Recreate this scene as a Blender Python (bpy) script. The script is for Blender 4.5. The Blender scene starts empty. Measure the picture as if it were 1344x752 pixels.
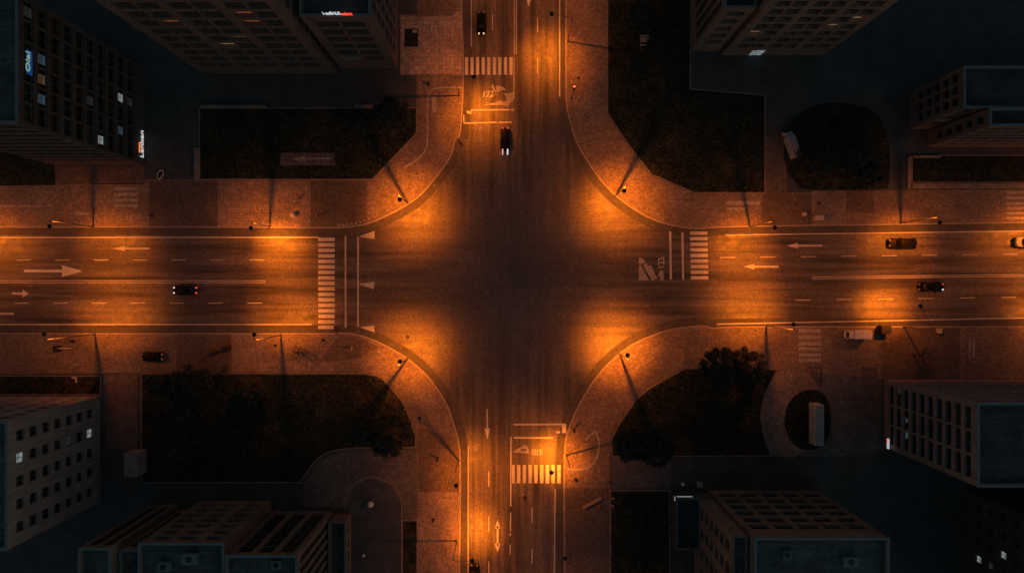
import bpy, bmesh, math, random
from mathutils import Vector, Matrix
random.seed(11)
S = 0.14            # metres per photo pixel on the ground
CAMH = 125.0        # camera height
CX, CY = 672.0, 376.0
scene = bpy.context.scene
C = scene.collection
R = math.radians

def P(px, py, h=0.0):
    """ground-plane (or height h) point seen at photo pixel px,py"""
    k = (CAMH - h) / CAMH
    return Vector(((px - CX) * S * k, (CY - py) * S * k, h))

def proj(v):
    k = CAMH / (CAMH - v.z)
    return (CX + v.x * k / S, CY - v.y * k / S)

# ------------------------------------------------------------------ materials
class NT:
    def __init__(self, name):
        self.m = bpy.data.materials.new(name); self.m.use_nodes = True
        self.t = self.m.node_tree; self.n = self.t.nodes; self.l = self.t.links
        self.b = self.n['Principled BSDF']
        self.tc = self.n.new('ShaderNodeTexCoord')
    def node(self, kind, **kw):
        x = self.n.new(kind)
        for k, v in kw.items(): setattr(x, k, v)
        return x
    def mapping(self, scale=(1, 1, 1), rot=(0, 0, 0), src=None):
        mp = self.node('ShaderNodeMapping')
        mp.inputs['Scale'].default_value = scale; mp.inputs['Rotation'].default_value = rot
        self.l.new(src or self.tc.outputs['Object'], mp.inputs['Vector']); return mp.outputs[0]
    def noise(self, scale, detail=4, rough=.6, vec=None, dist=0):
        x = self.node('ShaderNodeTexNoise')
        x.inputs['Scale'].default_value = scale; x.inputs['Detail'].default_value = detail
        x.inputs['Roughness'].default_value = rough; x.inputs['Distortion'].default_value = dist
        self.l.new(vec or self.tc.outputs['Object'], x.inputs['Vector']); return x.outputs['Fac']
    def ramp(self, fac, stops):
        x = self.node('ShaderNodeValToRGB'); e = x.color_ramp.elements
        while len(e) < len(stops): e.new(.5)
        for i, (p, c) in enumerate(stops):
            e[i].position = p
            e[i].color = (c, c, c, 1) if isinstance(c, (int, float)) else (*c, 1)
        self.l.new(fac, x.inputs[0]); return x.outputs[0]
    def mix(self, a, b, fac, mode='MIX'):
        x = self.node('ShaderNodeMix', data_type='RGBA', blend_type=mode)
        for sock, v in ((x.inputs[0], fac), (x.inputs[6], a), (x.inputs[7], b)):
            if isinstance(v, (int, float)): sock.default_value = v
            elif isinstance(v, tuple): sock.default_value = (*v, 1)
            else: self.l.new(v, sock)
        return x.outputs[2]
    def math(self, op, a, b=None):
        x = self.node('ShaderNodeMath', operation=op)
        for i, v in enumerate((a, b)):
            if v is None: continue
            if isinstance(v, (int, float)): x.inputs[i].default_value = v
            else: self.l.new(v, x.inputs[i])
        return x.outputs[0]
    def color(self, c):
        if isinstance(c, tuple): self.b.inputs['Base Color'].default_value = (*c, 1)
        else: self.l.new(c, self.b.inputs['Base Color'])
    def rough(self, r):
        if isinstance(r, (int, float)): self.b.inputs['Roughness'].default_value = r
        else: self.l.new(r, self.b.inputs['Roughness'])
    def bump(self, h, strength=.3, dist=.02):
        x = self.node('ShaderNodeBump'); x.inputs['Strength'].default_value = strength
        x.inputs['Distance'].default_value = dist
        self.l.new(h, x.inputs['Height']); self.l.new(x.outputs[0], self.b.inputs['Normal'])

def speckle(t, scale, lo, hi):
    v = t.node('ShaderNodeTexVoronoi'); v.inputs['Scale'].default_value = scale; t.l.new(t.tc.outputs['Object'], v.inputs['Vector'])
    sp = t.node('ShaderNodeSeparateColor'); t.l.new(v.outputs['Color'], sp.inputs[0])
    return t.ramp(sp.outputs[0], [(0., lo), (1., hi)])
def sc(c, k): return tuple(x * k for x in c)

def mottled(name, c, var=.35, scale=1.5, rough=.8, metal=0, bump=0, fine=14):
    t = NT(name)
    n1 = t.noise(scale, 5, .65); n2 = t.noise(fine, 3, .6)
    col = t.mix(sc(c, 1 - var), sc(c, 1 + var), t.ramp(n1, [(.3, 0.), (.7, 1.)]))
    col = t.mix(col, t.ramp(n2, [(.35, .72), (.65, 1.15)]), .6, 'MULTIPLY')
    t.color(col); t.rough(rough); t.b.inputs['Metallic'].default_value = metal
    if bump: t.bump(n2, bump, .03)
    return t.m

def glow(name, c, s):
    t = NT(name); t.color((.02, .02, .02))
    t.b.inputs['Emission Color'].default_value = (*c, 1); t.b.inputs['Emission Strength'].default_value = s
    return t.m

def lit_glass(name, c, s):
    """room seen through a lit pane: uneven blinds and furniture"""
    t = NT(name); t.color((.02, .02, .02)); t.rough(.2)
    n = t.noise(1.6, 3, .6); w = t.noise(1.0, 1, .5, t.mapping((.3, .3, 9)))
    f = t.mix(t.ramp(n, [(.3, .25), (.65, 1.)]), t.ramp(w, [(.4, .5), (.6, 1.)]), .6, 'MULTIPLY')
    t.l.new(t.mix(c, f, 1.0, 'MULTIPLY'), t.b.inputs['Emission Color'])
    t.b.inputs['Emission Strength'].default_value = s
    return t.m

def asphalt_mat():
    t = NT('asphalt')
    geo = t.node('ShaderNodeSeparateXYZ'); t.l.new(t.tc.outputs['Object'], geo.inputs[0])
    ax = t.math('ABSOLUTE', geo.outputs[0]); ay = t.math('ABSOLUTE', geo.outputs[1])
    d = t.math('SUBTRACT', ax, ay)
    w = t.node('ShaderNodeMapRange'); w.inputs[1].default_value = -6; w.inputs[2].default_value = 6
    t.l.new(d, w.inputs[0])
    sx = t.noise(1, 4, .55, t.mapping((.035, .75, 1)), .3)
    sy = t.noise(1, 4, .55, t.mapping((.75, .035, 1)), .3)
    streak = t.mix(sy, sx, w.outputs[0])
    streak = t.ramp(streak, [(.36, .36), (.5, .85), (.62, 1.25)])
    big = t.ramp(t.noise(.09, 4, .6), [(.3, .72), (.7, 1.15)])
    fine = t.ramp(t.noise(4.5, 5, .8), [(.3, .6), (.7, 1.4)])
    grit = t.ramp(t.noise(30, 2, .7), [(.35, .75), (.7, 1.3)])
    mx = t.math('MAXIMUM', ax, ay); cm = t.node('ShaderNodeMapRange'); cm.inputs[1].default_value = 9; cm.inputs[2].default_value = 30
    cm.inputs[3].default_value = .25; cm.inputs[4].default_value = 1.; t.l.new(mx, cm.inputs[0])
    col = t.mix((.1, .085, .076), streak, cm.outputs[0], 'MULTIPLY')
    col = t.mix(col, big, 1., 'MULTIPLY'); col = t.mix(col, fine, 1., 'MULTIPLY'); col = t.mix(col, grit, .7, 'MULTIPLY')
    col = t.mix(col, speckle(t, 6.5, .62, 1.38), 1., 'MULTIPLY'); col = t.mix(col, speckle(t, 11., .7, 1.3), 1., 'MULTIPLY')
    # cracks and old repair seams
    v = t.node('ShaderNodeTexVoronoi', feature='DISTANCE_TO_EDGE'); v.inputs['Scale'].default_value = .11
    dn = t.node('ShaderNodeTexNoise'); dn.inputs['Scale'].default_value = .6; dn.inputs['Detail'].default_value = 5
    t.l.new(t.tc.outputs['Object'], dn.inputs[0])
    add = t.node('ShaderNodeVectorMath', operation='MULTIPLY_ADD'); add.inputs[1].default_value = (3, 3, 0)
    t.l.new(dn.outputs['Color'], add.inputs[0]); t.l.new(t.tc.outputs['Object'], add.inputs[2])
    t.l.new(add.outputs[0], v.inputs['Vector'])
    crack = t.ramp(v.outputs['Distance'], [(0., .55), (.006, 1.)])
    keep = t.ramp(t.noise(.3, 2), [(.5, 0.), (.62, 1.)])
    col = t.mix(col, crack, keep, 'MULTIPLY')
    # oil spots
    oil = t.ramp(t.noise(1.7, 2, .4), [(.70, 1.), (.76, .5)])
    col = t.mix(col, oil, 1., 'MULTIPLY')
    t.color(col); t.rough(t.ramp(t.noise(.8, 4), [(.3, .42), (.7, .62)])); t.bump(t.noise(22, 3, .7), .35, .02)
    t.b.inputs['Specular IOR Level'].default_value = .45
    return t.m

def paver_mat(name, c, tile=.6, sz=.5, var=.3):
    t = NT(name)
    br = t.node('ShaderNodeTexBrick', offset=0.0 if sz > .8 else .5)
    br.inputs['Scale'].default_value = 1.0
    br.inputs['Brick Width'].default_value = tile; br.inputs['Row Height'].default_value = tile * (1 if sz > .8 else .55)
    br.inputs['Mortar Size'].default_value = .035; br.inputs['Mortar Smooth'].default_value = .4
    br.inputs['Color1'].default_value = (*sc(c, 1.22), 1); br.inputs['Color2'].default_value = (*sc(c, .82), 1)
    br.inputs['Mortar'].default_value = (*sc(c, .6), 1)
    t.l.new(t.tc.outputs['Object'], br.inputs['Vector'])
    big = t.ramp(t.noise(.16, 5, .65), [(.3, 1 - var), (.7, 1 + var * .6)])
    mid = t.ramp(t.noise(1.3, 5, .7), [(.3, .68), (.7, 1.2)])
    fine = t.ramp(t.noise(6, 5, .8), [(.3, .5), (.7, 1.5)])
    col = t.mix(br.outputs[0], big, 1., 'MULTIPLY'); col = t.mix(col, mid, .8, 'MULTIPLY'); col = t.mix(col, fine, .8, 'MULTIPLY')
    col = t.mix(col, speckle(t, 7.5, .62, 1.38), 1., 'MULTIPLY'); col = t.mix(col, speckle(t, 16., .75, 1.25), 1., 'MULTIPLY')
    gum = t.ramp(t.noise(2.4, 1, .3), [(.73, 1.), (.77, .55)])
    col = t.mix(col, gum, 1., 'MULTIPLY')
    t.color(col); t.rough(.75); t.bump(br.outputs['Fac'], -.3, .02)
    return t.m

def paint_mat(name, c=(.5, .49, .46), wear=.47):
    t = NT(name)
    n = t.noise(3.2, 6, .75); f = t.noise(20, 3, .7); b = t.ramp(t.noise(.25, 3), [(.3, .72), (.7, 1.1)])
    mask = t.ramp(t.math('ADD', t.math('MULTIPLY', n, .7), t.math('MULTIPLY', f, .3)), [(wear - .12, .12), (wear + .02, 1.)])
    t.color(t.mix((.09, .08, .075), t.mix(c, b, 1., 'MULTIPLY'), mask)); t.rough(.6)
    return t.m

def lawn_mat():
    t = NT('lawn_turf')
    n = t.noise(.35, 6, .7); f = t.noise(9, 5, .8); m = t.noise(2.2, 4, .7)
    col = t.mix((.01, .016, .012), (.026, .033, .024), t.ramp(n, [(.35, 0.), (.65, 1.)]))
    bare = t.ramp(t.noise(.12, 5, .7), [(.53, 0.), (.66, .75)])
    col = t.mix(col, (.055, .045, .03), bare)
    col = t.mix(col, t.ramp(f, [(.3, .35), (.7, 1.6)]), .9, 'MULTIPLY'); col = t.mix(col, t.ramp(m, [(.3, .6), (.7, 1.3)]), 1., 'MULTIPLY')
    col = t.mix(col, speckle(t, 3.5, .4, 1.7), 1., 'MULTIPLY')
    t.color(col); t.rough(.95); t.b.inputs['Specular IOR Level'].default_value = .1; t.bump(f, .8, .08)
    return t.m

def roof_mat(name, c):
    t = NT(name)
    br = t.node('ShaderNodeTexBrick', offset=.3); br.inputs['Scale'].default_value = 1; br.inputs['Brick Width'].default_value = 7; br.inputs['Row Height'].default_value = 1.1; br.inputs['Mortar Size'].default_value = .05
    br.inputs['Color1'].default_value = (*sc(c, 1.12), 1); br.inputs['Color2'].default_value = (*sc(c, .86), 1); br.inputs['Mortar'].default_value = (*sc(c, .55), 1)
    t.l.new(t.tc.outputs['Object'], br.inputs['Vector'])
    pud = t.ramp(t.noise(.28, 5, .7), [(.35, .5), (.5, 1.), (.7, 1.35)]); f = t.ramp(t.noise(5, 5, .8), [(.3, .55), (.7, 1.5)])
    col = t.mix(br.outputs[0], pud, 1., 'MULTIPLY'); col = t.mix(col, f, 1., 'MULTIPLY'); col = t.mix(col, speckle(t, 6, .65, 1.35), 1., 'MULTIPLY')
    t.color(col); t.rough(.85); return t.m

def facade_mat(name, c):
    t = NT(name)
    streak = t.ramp(t.noise(1, 4, .6, t.mapping((2.2, 2.2, .12))), [(.3, .72), (.7, 1.15)])
    blot = t.ramp(t.noise(.35, 5, .65), [(.3, .75), (.7, 1.15)]); f = t.ramp(t.noise(9, 3, .7), [(.3, .8), (.7, 1.2)])
    col = t.mix(c, streak, 1., 'MULTIPLY'); col = t.mix(col, blot, 1., 'MULTIPLY'); col = t.mix(col, f, 1., 'MULTIPLY')
    t.color(col); t.rough(.85); return t.m

M = {}
M['asphalt'] = asphalt_mat()
M['kerb_shade'] = mottled('kerb_shade_asphalt', (.06, .055, .052), .35, .9, .8, 0, .3, 9)  # darker asphalt tone holding the shade beside the kerb
M['lot'] = mottled('lot_asphalt', (.045, .052, .058), .35, .3, .8, 0, .3, 8)
M['ground'] = mottled('open_ground', (.03, .033, .034), .4, .08, .9, 0, .3, 5)
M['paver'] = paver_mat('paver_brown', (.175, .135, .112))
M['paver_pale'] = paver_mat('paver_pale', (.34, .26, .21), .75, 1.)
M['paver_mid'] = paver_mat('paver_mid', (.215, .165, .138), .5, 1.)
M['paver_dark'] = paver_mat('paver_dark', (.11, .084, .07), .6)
M['paver_lot'] = paver_mat('paver_forecourt', (.1, .093, .09), .8, 1.)
M['kerb'] = mottled('kerb_stone', (.27, .24, .215), .25, 1.1, .8, 0, .2)
M['edging'] = mottled('edging_stone', (.17, .15, .138), .4, .9, .8, 0, .2)
M['paint'] = paint_mat('road_paint')
M['paint_worn'] = paint_mat('road_paint_worn', (.36, .35, .33), .52)
M['paint_line'] = paint_mat('line_paint', (.46, .44, .4), .45)
M['lawn'] = lawn_mat()
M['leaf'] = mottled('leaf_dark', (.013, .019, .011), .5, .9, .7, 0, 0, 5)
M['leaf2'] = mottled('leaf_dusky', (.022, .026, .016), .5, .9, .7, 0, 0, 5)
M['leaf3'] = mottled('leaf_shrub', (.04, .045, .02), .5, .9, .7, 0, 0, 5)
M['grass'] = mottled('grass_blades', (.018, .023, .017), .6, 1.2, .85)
M['bark'] = mottled('bark', (.07, .05, .038), .4, 3, .9, 0, .4)
M['pole'] = mottled('galvanised_pole', (.15, .15, .145), .2, 2, .5, .5)
M['lamp_cap'] = mottled('lamp_housing', (.028, .028, .03), .2, 2, .6, .2)
M['lens'] = glow('sodium_lens', (1, .48, .12), 9)
M['black'] = mottled('black_metal', (.022, .022, .024), .2, 2, .5, .3)
M['rubber'] = mottled('rubber', (.018, .018, .018), .2, 4, .9)
M['glass'] = NT('window_glass').m
_b = M['glass'].node_tree.nodes['Principled BSDF']
_b.inputs['Base Color'].default_value = (.007, .009, .011, 1); _b.inputs['Roughness'].default_value = .12; _b.inputs['Specular IOR Level'].default_value = .15
M['blind'] = mottled('glass_half_blind', (.014, .015, .016), .6, .8, .25)
M['curtain'] = mottled('glass_curtained', (.026, .023, .021), .6, 1.2, .3)
M['car_glass'] = NT('car_glass').m
_b = M['car_glass'].node_tree.nodes['Principled BSDF']
_b.inputs['Base Color'].default_value = (.02, .022, .025, 1); _b.inputs['Roughness'].default_value = .08
M['frame'] = mottled('window_frame', (.12, .115, .11), .2, 3, .6)
M['wall_brown'] = facade_mat('concrete_brown', (.11, .08, .073))
M['wall_brown_dark'] = facade_mat('concrete_brown_dark', (.075, .06, .056))
M['wall_grey'] = facade_mat('render_grey', (.25, .215, .21))
M['wall_red'] = facade_mat('concrete_reddish', (.185, .125, .103))
M['wall_pinkish'] = facade_mat('concrete_pinkish', (.25, .185, .17))
M['roof'] = roof_mat('bitumen_roof', (.062, .08, .083))
M['roof_dark'] = roof_mat('bitumen_roof_dark', (.042, .052, .056))
M['coping'] = mottled('coping_metal', (.12, .16, .17), .2, 1, .6)
M['white'] = mottled('white_enamel', (.62, .6, .57), .12, 1.2, .5)
M['pale'] = mottled('pale_panel', (.3, .32, .34), .18, 1.5, .5)
M['pale_warm'] = mottled('pale_concrete', (.42, .38, .34), .2, 2, .8)
M['wood'] = mottled('bench_wood', (.3, .22, .15), .3, 3, .7)
M['iron'] = mottled('cast_iron', (.025, .024, .023), .3, 6, .6, .4)
M['head_w'] = glow('headlight_on', (1, .9, .82), .95)
M['head_p'] = glow('headlight_pinkish', (1, .5, .45), .8)
M['head_a'] = glow('headlight_amber', (1, .62, .3), 1.2)
M['head_b'] = glow('headlight_cool', (.8, .85, 1), 1.1)
M['tail'] = glow('tail_light_on', (1, .09, .04), .7)
M['tail_dim'] = glow('tail_light_dim', (1, .2, .08), .12)
M['lamp_off'] = mottled('lamp_unlit', (.3, .29, .28), .1, 4, .2)
M['red_signal'] = glow('red_signal', (1, .06, .03), 14)
M['neon_green'] = glow('neon_pale_green', (.55, .95, .8), .3)
M['neon_blue'] = glow('neon_blue', (.01, .16, .6), .2)
M['sign_white'] = glow('sign_white', (.95, .97, 1), .55)
M['sign_orange'] = glow('sign_orange', (1, .25, .06), .9)
M['sign_red'] = glow('sign_red', (1, .06, .03), 1.3)
M['strip_light'] = glow('strip_light', (.85, .95, .9), .22)
M['entrance'] = lit_glass('entrance_light', (.75, .9, .95), .3)
M['trailer_roof'] = mottled('trailer_roof', (.2, .26, .3), .25, 1.2, .6)
M['sign_dim'] = glow('sign_dim', (.85, .9, 1), .45)
M['win_white'] = lit_glass('room_white', (.75, .85, .85), .38)
M['win_blue'] = lit_glass('room_blue', (.22, .42, .52), .17)
M['win_dim'] = lit_glass('room_dim', (.2, .24, .22), .11)
M['win_orange'] = lit_glass('room_orange', (.75, .2, .06), .3)
M['win_gold'] = lit_glass('room_gold', (.85, .55, .28), .4)
M['win_amber'] = lit_glass('room_amber', (.6, .33, .16), .16)
M['skin'] = mottled('skin', (.4, .26, .19), .1, 5, .6)
M['hair'] = mottled('hair', (.03, .022, .018), .2, 8, .7)

# ------------------------------------------------------------------ mesh builder
def wloc(o):
    v = Vector((0, 0, 0))
    while o is not None: v = v + o.location; o = o.parent
    return v

class MB:
    def __init__(self): self.v = []; self.f = []; self.mi = []
    def face(self, pts, mi=0):
        b = len(self.v); self.v += [tuple(p) for p in pts]; self.f.append(tuple(range(b, b + len(pts)))); self.mi.append(mi)
    def sheet(self, poly, z, mi=0):
        a = sum(poly[i][0] * poly[(i + 1) % len(poly)][1] - poly[(i + 1) % len(poly)][0] * poly[i][1] for i in range(len(poly)))
        pts = [(p[0], p[1], z) for p in poly]
        self.face(pts if a > 0 else pts[::-1], mi)
    def prism(self, poly, z0, z1, mi=0, bottom=False):
        a = sum(poly[i][0] * poly[(i + 1) % len(poly)][1] - poly[(i + 1) % len(poly)][0] * poly[i][1] for i in range(len(poly)))
        poly = list(poly) if a > 0 else list(poly)[::-1]
        n = len(poly); b = len(self.v)
        self.v += [(p[0], p[1], z0) for p in poly] + [(p[0], p[1], z1) for p in poly]
        for i in range(n):
            j = (i + 1) % n
            self.f.append((b + i, b + j, b + n + j, b + n + i)); self.mi.append(mi)
        self.f.append(tuple(range(b + n, b + 2 * n))); self.mi.append(mi)
        if bottom: self.f.append(tuple(range(b + n - 1, b - 1, -1))); self.mi.append(mi)
    def box(self, x0, x1, y0, y1, z0, z1, mi=0, M4=None):
        pts = [Vector((x, y, z)) for z in (z0, z1) for x, y in ((x0, y0), (x1, y0), (x1, y1), (x0, y1))]
        if M4: pts = [M4 @ p for p in pts]
        b = len(self.v); self.v += [tuple(p) for p in pts]
        for q in ((3, 2, 1, 0), (4, 5, 6, 7), (0, 1, 5, 4), (1, 2, 6, 5), (2, 3, 7, 6), (3, 0, 4, 7)):
            self.f.append(tuple(b + i for i in q)); self.mi.append(mi)
    def tube(self, p0, p1, r0, r1, n=8, mi=0, cap=True):
        p0, p1 = Vector(p0), Vector(p1); d = (p1 - p0).normalized()
        a = d.orthogonal().normalized(); c = d.cross(a); b = len(self.v)
        for p, r in ((p0, r0), (p1, r1)):
            for i in range(n):
                t = 2 * math.pi * i / n; self.v.append(tuple(p + (a * math.cos(t) + c * math.sin(t)) * r))
        for i in range(n):
            j = (i + 1) % n; self.f.append((b + i, b + j, b + n + j, b + n + i)); self.mi.append(mi)
        if cap:
            self.f.append(tuple(range(b + n, b + 2 * n))); self.mi.append(mi)
            self.f.append(tuple(range(b + n - 1, b - 1, -1))); self.mi.append(mi)
    def lathe(self, c, prof, n=16, mi=0):
        b = len(self.v); c = Vector(c)
        for r, z in prof:
            for i in range(n):
                t = 2 * math.pi * i / n; self.v.append((c.x + r * math.cos(t), c.y + r * math.sin(t), c.z + z))
        for k in range(len(prof) - 1):
            for i in range(n):
                j = (i + 1) % n
                self.f.append((b + k * n + i, b + k * n + j, b + (k + 1) * n + j, b + (k + 1) * n + i)); self.mi.append(mi)
        self.f.append(tuple(b + (len(prof) - 1) * n + i for i in range(n))); self.mi.append(mi)
        self.f.append(tuple(b + i for i in range(n - 1, -1, -1))); self.mi.append(mi)
    def loft(self, rings, mi=0, caps=True):
        b = len(self.v); n = len(rings[0])
        for r in rings: self.v += [tuple(p) for p in r]
        for k in range(len(rings) - 1):
            for i in range(n):
                j = (i + 1) % n
                self.f.append((b + k * n + i, b + k * n + j, b + (k + 1) * n + j, b + (k + 1) * n + i)); self.mi.append(mi)
        if caps:
            self.f.append(tuple(b + i for i in range(n - 1, -1, -1))); self.mi.append(mi)
            self.f.append(tuple(b + (len(rings) - 1) * n + i for i in range(n))); self.mi.append(mi)
    def mesh(self, name, mats, off=None, smooth=False):
        off = off or Vector((0, 0, 0))
        me = bpy.data.meshes.new(name)
        me.from_pydata([(x - off.x, y - off.y, z - off.z) for x, y, z in self.v], [], self.f)
        for m in (mats if isinstance(mats, (list, tuple)) else [mats]): me.materials.append(m)
        me.polygons.foreach_set('material_index', self.mi)
        if smooth: me.polygons.foreach_set('use_smooth', [True] * len(me.polygons))
        me.update(); return me
    def build(self, name, mats, parent=None, smooth=False, origin=None):
        off = wloc(parent) if parent else (origin or Vector((0, 0, 0)))
        o = bpy.data.objects.new(name, self.mesh(name, mats, off, smooth)); C.objects.link(o)
        if parent: o.parent = parent
        elif origin: o.location = origin
        return o

def bevel(o, w=.03, seg=2):
    m = o.modifiers.new('bevel', 'BEVEL'); m.width = w; m.segments = seg; m.limit_method = 'ANGLE'; return o

def tag(o, label=None, cat=None, group=None, kind=None):
    if label: o['label'] = label
    if cat: o['category'] = cat
    if group: o['group'] = group
    if kind: o['kind'] = kind
    return o

def thing(name, loc, label, cat, group=None, rz=0):
    o = bpy.data.objects.new(name, None); C.objects.link(o); o.location = loc; o.rotation_euler = (0, 0, rz)
    o.empty_display_size = .3
    return tag(o, label, cat, group)

def cat_rom(pts, n=8, closed=False):
    out = []; L = len(pts)
    rng = range(L) if closed else range(L - 1)
    for i in rng:
        g = lambda k: Vector(pts[k % L]) if closed else Vector(pts[max(0, min(L - 1, k))])
        p0, p1, p2, p3 = g(i - 1), g(i), g(i + 1), g(i + 2)
        for k in range(n):
            t = k / n
            out.append(.5 * ((2 * p1) + (-p0 + p2) * t + (2 * p0 - 5 * p1 + 4 * p2 - p3) * t * t + (-p0 + 3 * p1 - 3 * p2 + p3) * t ** 3))
    if not closed: out.append(Vector(pts[-1]))
    return out

def px2(pts): return [P(x, y).to_2d() for x, y in pts]

def offset_line(pts, d):
    """open polyline offset to its left by d"""
    out = []
    for i, p in enumerate(pts):
        a = pts[max(0, i - 1)]; b = pts[min(len(pts) - 1, i + 1)]
        t = (b - a).normalized(); out.append(p + Vector((-t.y, t.x)) * d)
    return out

def offset_closed(pts, d):
    out = []; n = len(pts)
    for i, p in enumerate(pts):
        t1 = (p - pts[i - 1]).normalized(); t2 = (pts[(i + 1) % n] - p).normalized()
        n1 = Vector((-t1.y, t1.x)); n2 = Vector((-t2.y, t2.x)); m = (n1 + n2)
        m = m.normalized() / max(.45, m.normalized().dot(n1)); out.append(p + m * d)
    return out

# ------------------------------------------------------------------ ground, roads, pavements
g = MB(); g.sheet([(-900, -900), (900, -900), (900, 900), (-900, 900)], -.06)
tag(g.build('ground', M['ground']), kind='structure')
EXT = 2600    # how far (px) the streets run beyond the photo
KERB = {
 'nw': [(607, -EXT), (607, 20), (609, 99), (605, 172), (598, 185), (591, 208), (573, 233), (553, 256), (535, 269.5), (512, 282), (487, 293), (457, 299), (420, 300), (300, 299), (0, 299), (-EXT, 299)],
 'ne': [(742, -EXT), (742, 0), (742, 100), (743.5, 142), (755, 185), (769, 210), (786.6, 235.7), (809, 259), (837, 279), (862, 291), (888, 298), (913, 301), (938, 299.5), (985, 298), (1060, 297), (1344, 293), (1344 + EXT, 286)],
 'se': [(740, 752 + EXT), (740, 752), (740, 600), (747, 559), (766, 519), (786.6, 489), (812, 464), (837, 447.5), (875, 433), (900.5, 428.5), (923, 427), (936, 430), (960, 428.5), (1060, 428), (1344, 428), (1344 + EXT, 428)],
 'sw': [(604, 752 + EXT), (604, 752), (605, 611), (603, 583), (600.5, 570), (596, 555), (588, 532), (575.6, 511), (558, 489), (535.6, 470), (515, 457.6), (492, 446), (467, 438), (441, 436), (400, 437), (0, 437), (-EXT, 437)],
}
INNER = {   # inner edge of the pavement band, from the end of the side street back to the start
 'nw': [(-EXT, 236), (262, 236), (490, 236), (547, 176), (547, 99), (525, 99), (525, 20), (548, 20), (548, -EXT)],
 'ne': [(1344 + EXT, 240), (1344, 249), (1165, 250), (1005, 254), (910, 254), (853, 230), (820, 187), (796, 150), (796, -EXT)],
 'se': [(1344 + EXT, 497), (1156, 497), (1020, 484), (898, 482), (852, 509), (835, 523), (812, 556), (801, 577), (800, 752 + EXT)],
 'sw': [(-EXT, 492), (5, 491), (183, 489), (480, 489), (500, 494), (515, 508), (533, 533), (547, 572), (549, 752 + EXT)],
}
FAR = {'nw': (-EXT, -EXT), 'ne': (1344 + EXT, -EXT), 'se': (1344 + EXT, 752 + EXT), 'sw': (-EXT, 752 + EXT)}
r = MB()
r.sheet(px2([(-EXT, 270), (1344 + EXT, 250), (1344 + EXT, 450), (-EXT, 450)]), 0)
r2 = [(560, -EXT), (790, -EXT), (790, 180), (900, 270), (900, 450), (790, 560), (790, 752 + EXT), (560, 752 + EXT), (560, 560), (430, 450), (430, 270), (560, 180)]
road = MB(); road.sheet(px2([(-EXT, 262), (430, 262), (560, 170), (560, -EXT), (790, -EXT), (790, 170), (930, 262), (1344 + EXT, 255), (1344 + EXT, 462), (930, 462), (790, 575), (790, 752 + EXT), (560, 752 + EXT), (560, 575), (430, 462), (-EXT, 462)]), 0)
tag(road.build('road', M['asphalt']), kind='structure')
for q, pts in KERB.items():
    line = []
    curve = cat_rom([Vector(p) for p in pts[1:-1]], 6)
    curve = [Vector(pts[0])] + curve + [Vector(pts[-1])]
    line = px2([(p.x, p.y) for p in curve])
    # which side is the block?
    c = P(*FAR[q]).to_2d(); mid = line[len(line) // 2]; t = line[len(line) // 2 + 1] - mid
    side = 1 if (Vector((-t.y, t.x))).dot(c - mid) > 0 else -1
    inn = offset_line(line, .22 * side)
    k = MB()
    for i in range(len(line) - 1):
        k.prism([line[i], line[i + 1], inn[i + 1], inn[i]], -.02, .135)
    tag(k.build('kerb', M['kerb']), kind='structure')
    shade_strip = MB(); go = offset_line(line, -1.45 * side)  # strip along the kerb, roadside shade put into its darker colour
    for i in range(len(line) - 1): shade_strip.sheet([line[i], line[i + 1], go[i + 1], go[i]], .0025)
    tag(shade_strip.build('kerb_shade', M['kerb_shade']), kind='structure')
    lot = MB(); lot.sheet(inn + [c], .105)
    tag(lot.build('car_park', M['lot']), kind='structure')
    sw = MB(); sw.sheet(inn + px2(INNER[q]), .12)
    tag(sw.build('pavement', M['paver']), kind='structure')

def patch(poly, mat, z=.1245, name='pavement'):
    m = MB(); m.sheet(px2(poly), z); return tag(m.build(name, M[mat]), kind='structure')
def rect(x0, y0, x1, y1): return [(x0, y0), (x1, y0), (x1, y1), (x0, y1)]
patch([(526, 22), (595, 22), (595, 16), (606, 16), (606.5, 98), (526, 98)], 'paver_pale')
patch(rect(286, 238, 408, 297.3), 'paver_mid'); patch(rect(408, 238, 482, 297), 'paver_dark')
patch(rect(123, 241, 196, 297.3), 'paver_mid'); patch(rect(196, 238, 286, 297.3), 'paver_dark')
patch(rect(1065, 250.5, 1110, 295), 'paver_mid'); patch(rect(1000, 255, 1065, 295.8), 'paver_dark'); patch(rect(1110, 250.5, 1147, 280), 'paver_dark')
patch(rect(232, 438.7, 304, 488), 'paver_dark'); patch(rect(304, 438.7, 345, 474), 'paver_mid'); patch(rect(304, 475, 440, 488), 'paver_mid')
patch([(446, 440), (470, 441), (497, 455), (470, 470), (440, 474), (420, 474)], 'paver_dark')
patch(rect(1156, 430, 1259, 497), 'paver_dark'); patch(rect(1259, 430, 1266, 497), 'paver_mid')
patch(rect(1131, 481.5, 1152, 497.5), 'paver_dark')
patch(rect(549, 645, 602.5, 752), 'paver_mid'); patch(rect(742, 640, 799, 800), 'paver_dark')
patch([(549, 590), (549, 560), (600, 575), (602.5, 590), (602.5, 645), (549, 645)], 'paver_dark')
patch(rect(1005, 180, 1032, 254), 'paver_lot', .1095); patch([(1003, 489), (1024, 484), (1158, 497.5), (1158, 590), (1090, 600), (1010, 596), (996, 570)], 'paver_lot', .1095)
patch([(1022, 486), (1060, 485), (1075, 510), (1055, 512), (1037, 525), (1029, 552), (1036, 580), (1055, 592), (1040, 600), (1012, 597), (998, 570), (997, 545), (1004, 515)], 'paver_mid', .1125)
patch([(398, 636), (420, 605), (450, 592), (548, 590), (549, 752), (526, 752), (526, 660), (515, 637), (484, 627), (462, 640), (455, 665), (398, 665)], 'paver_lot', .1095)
patch(rect(803, 600, 880, 640), 'paver_lot', .1095)
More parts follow.
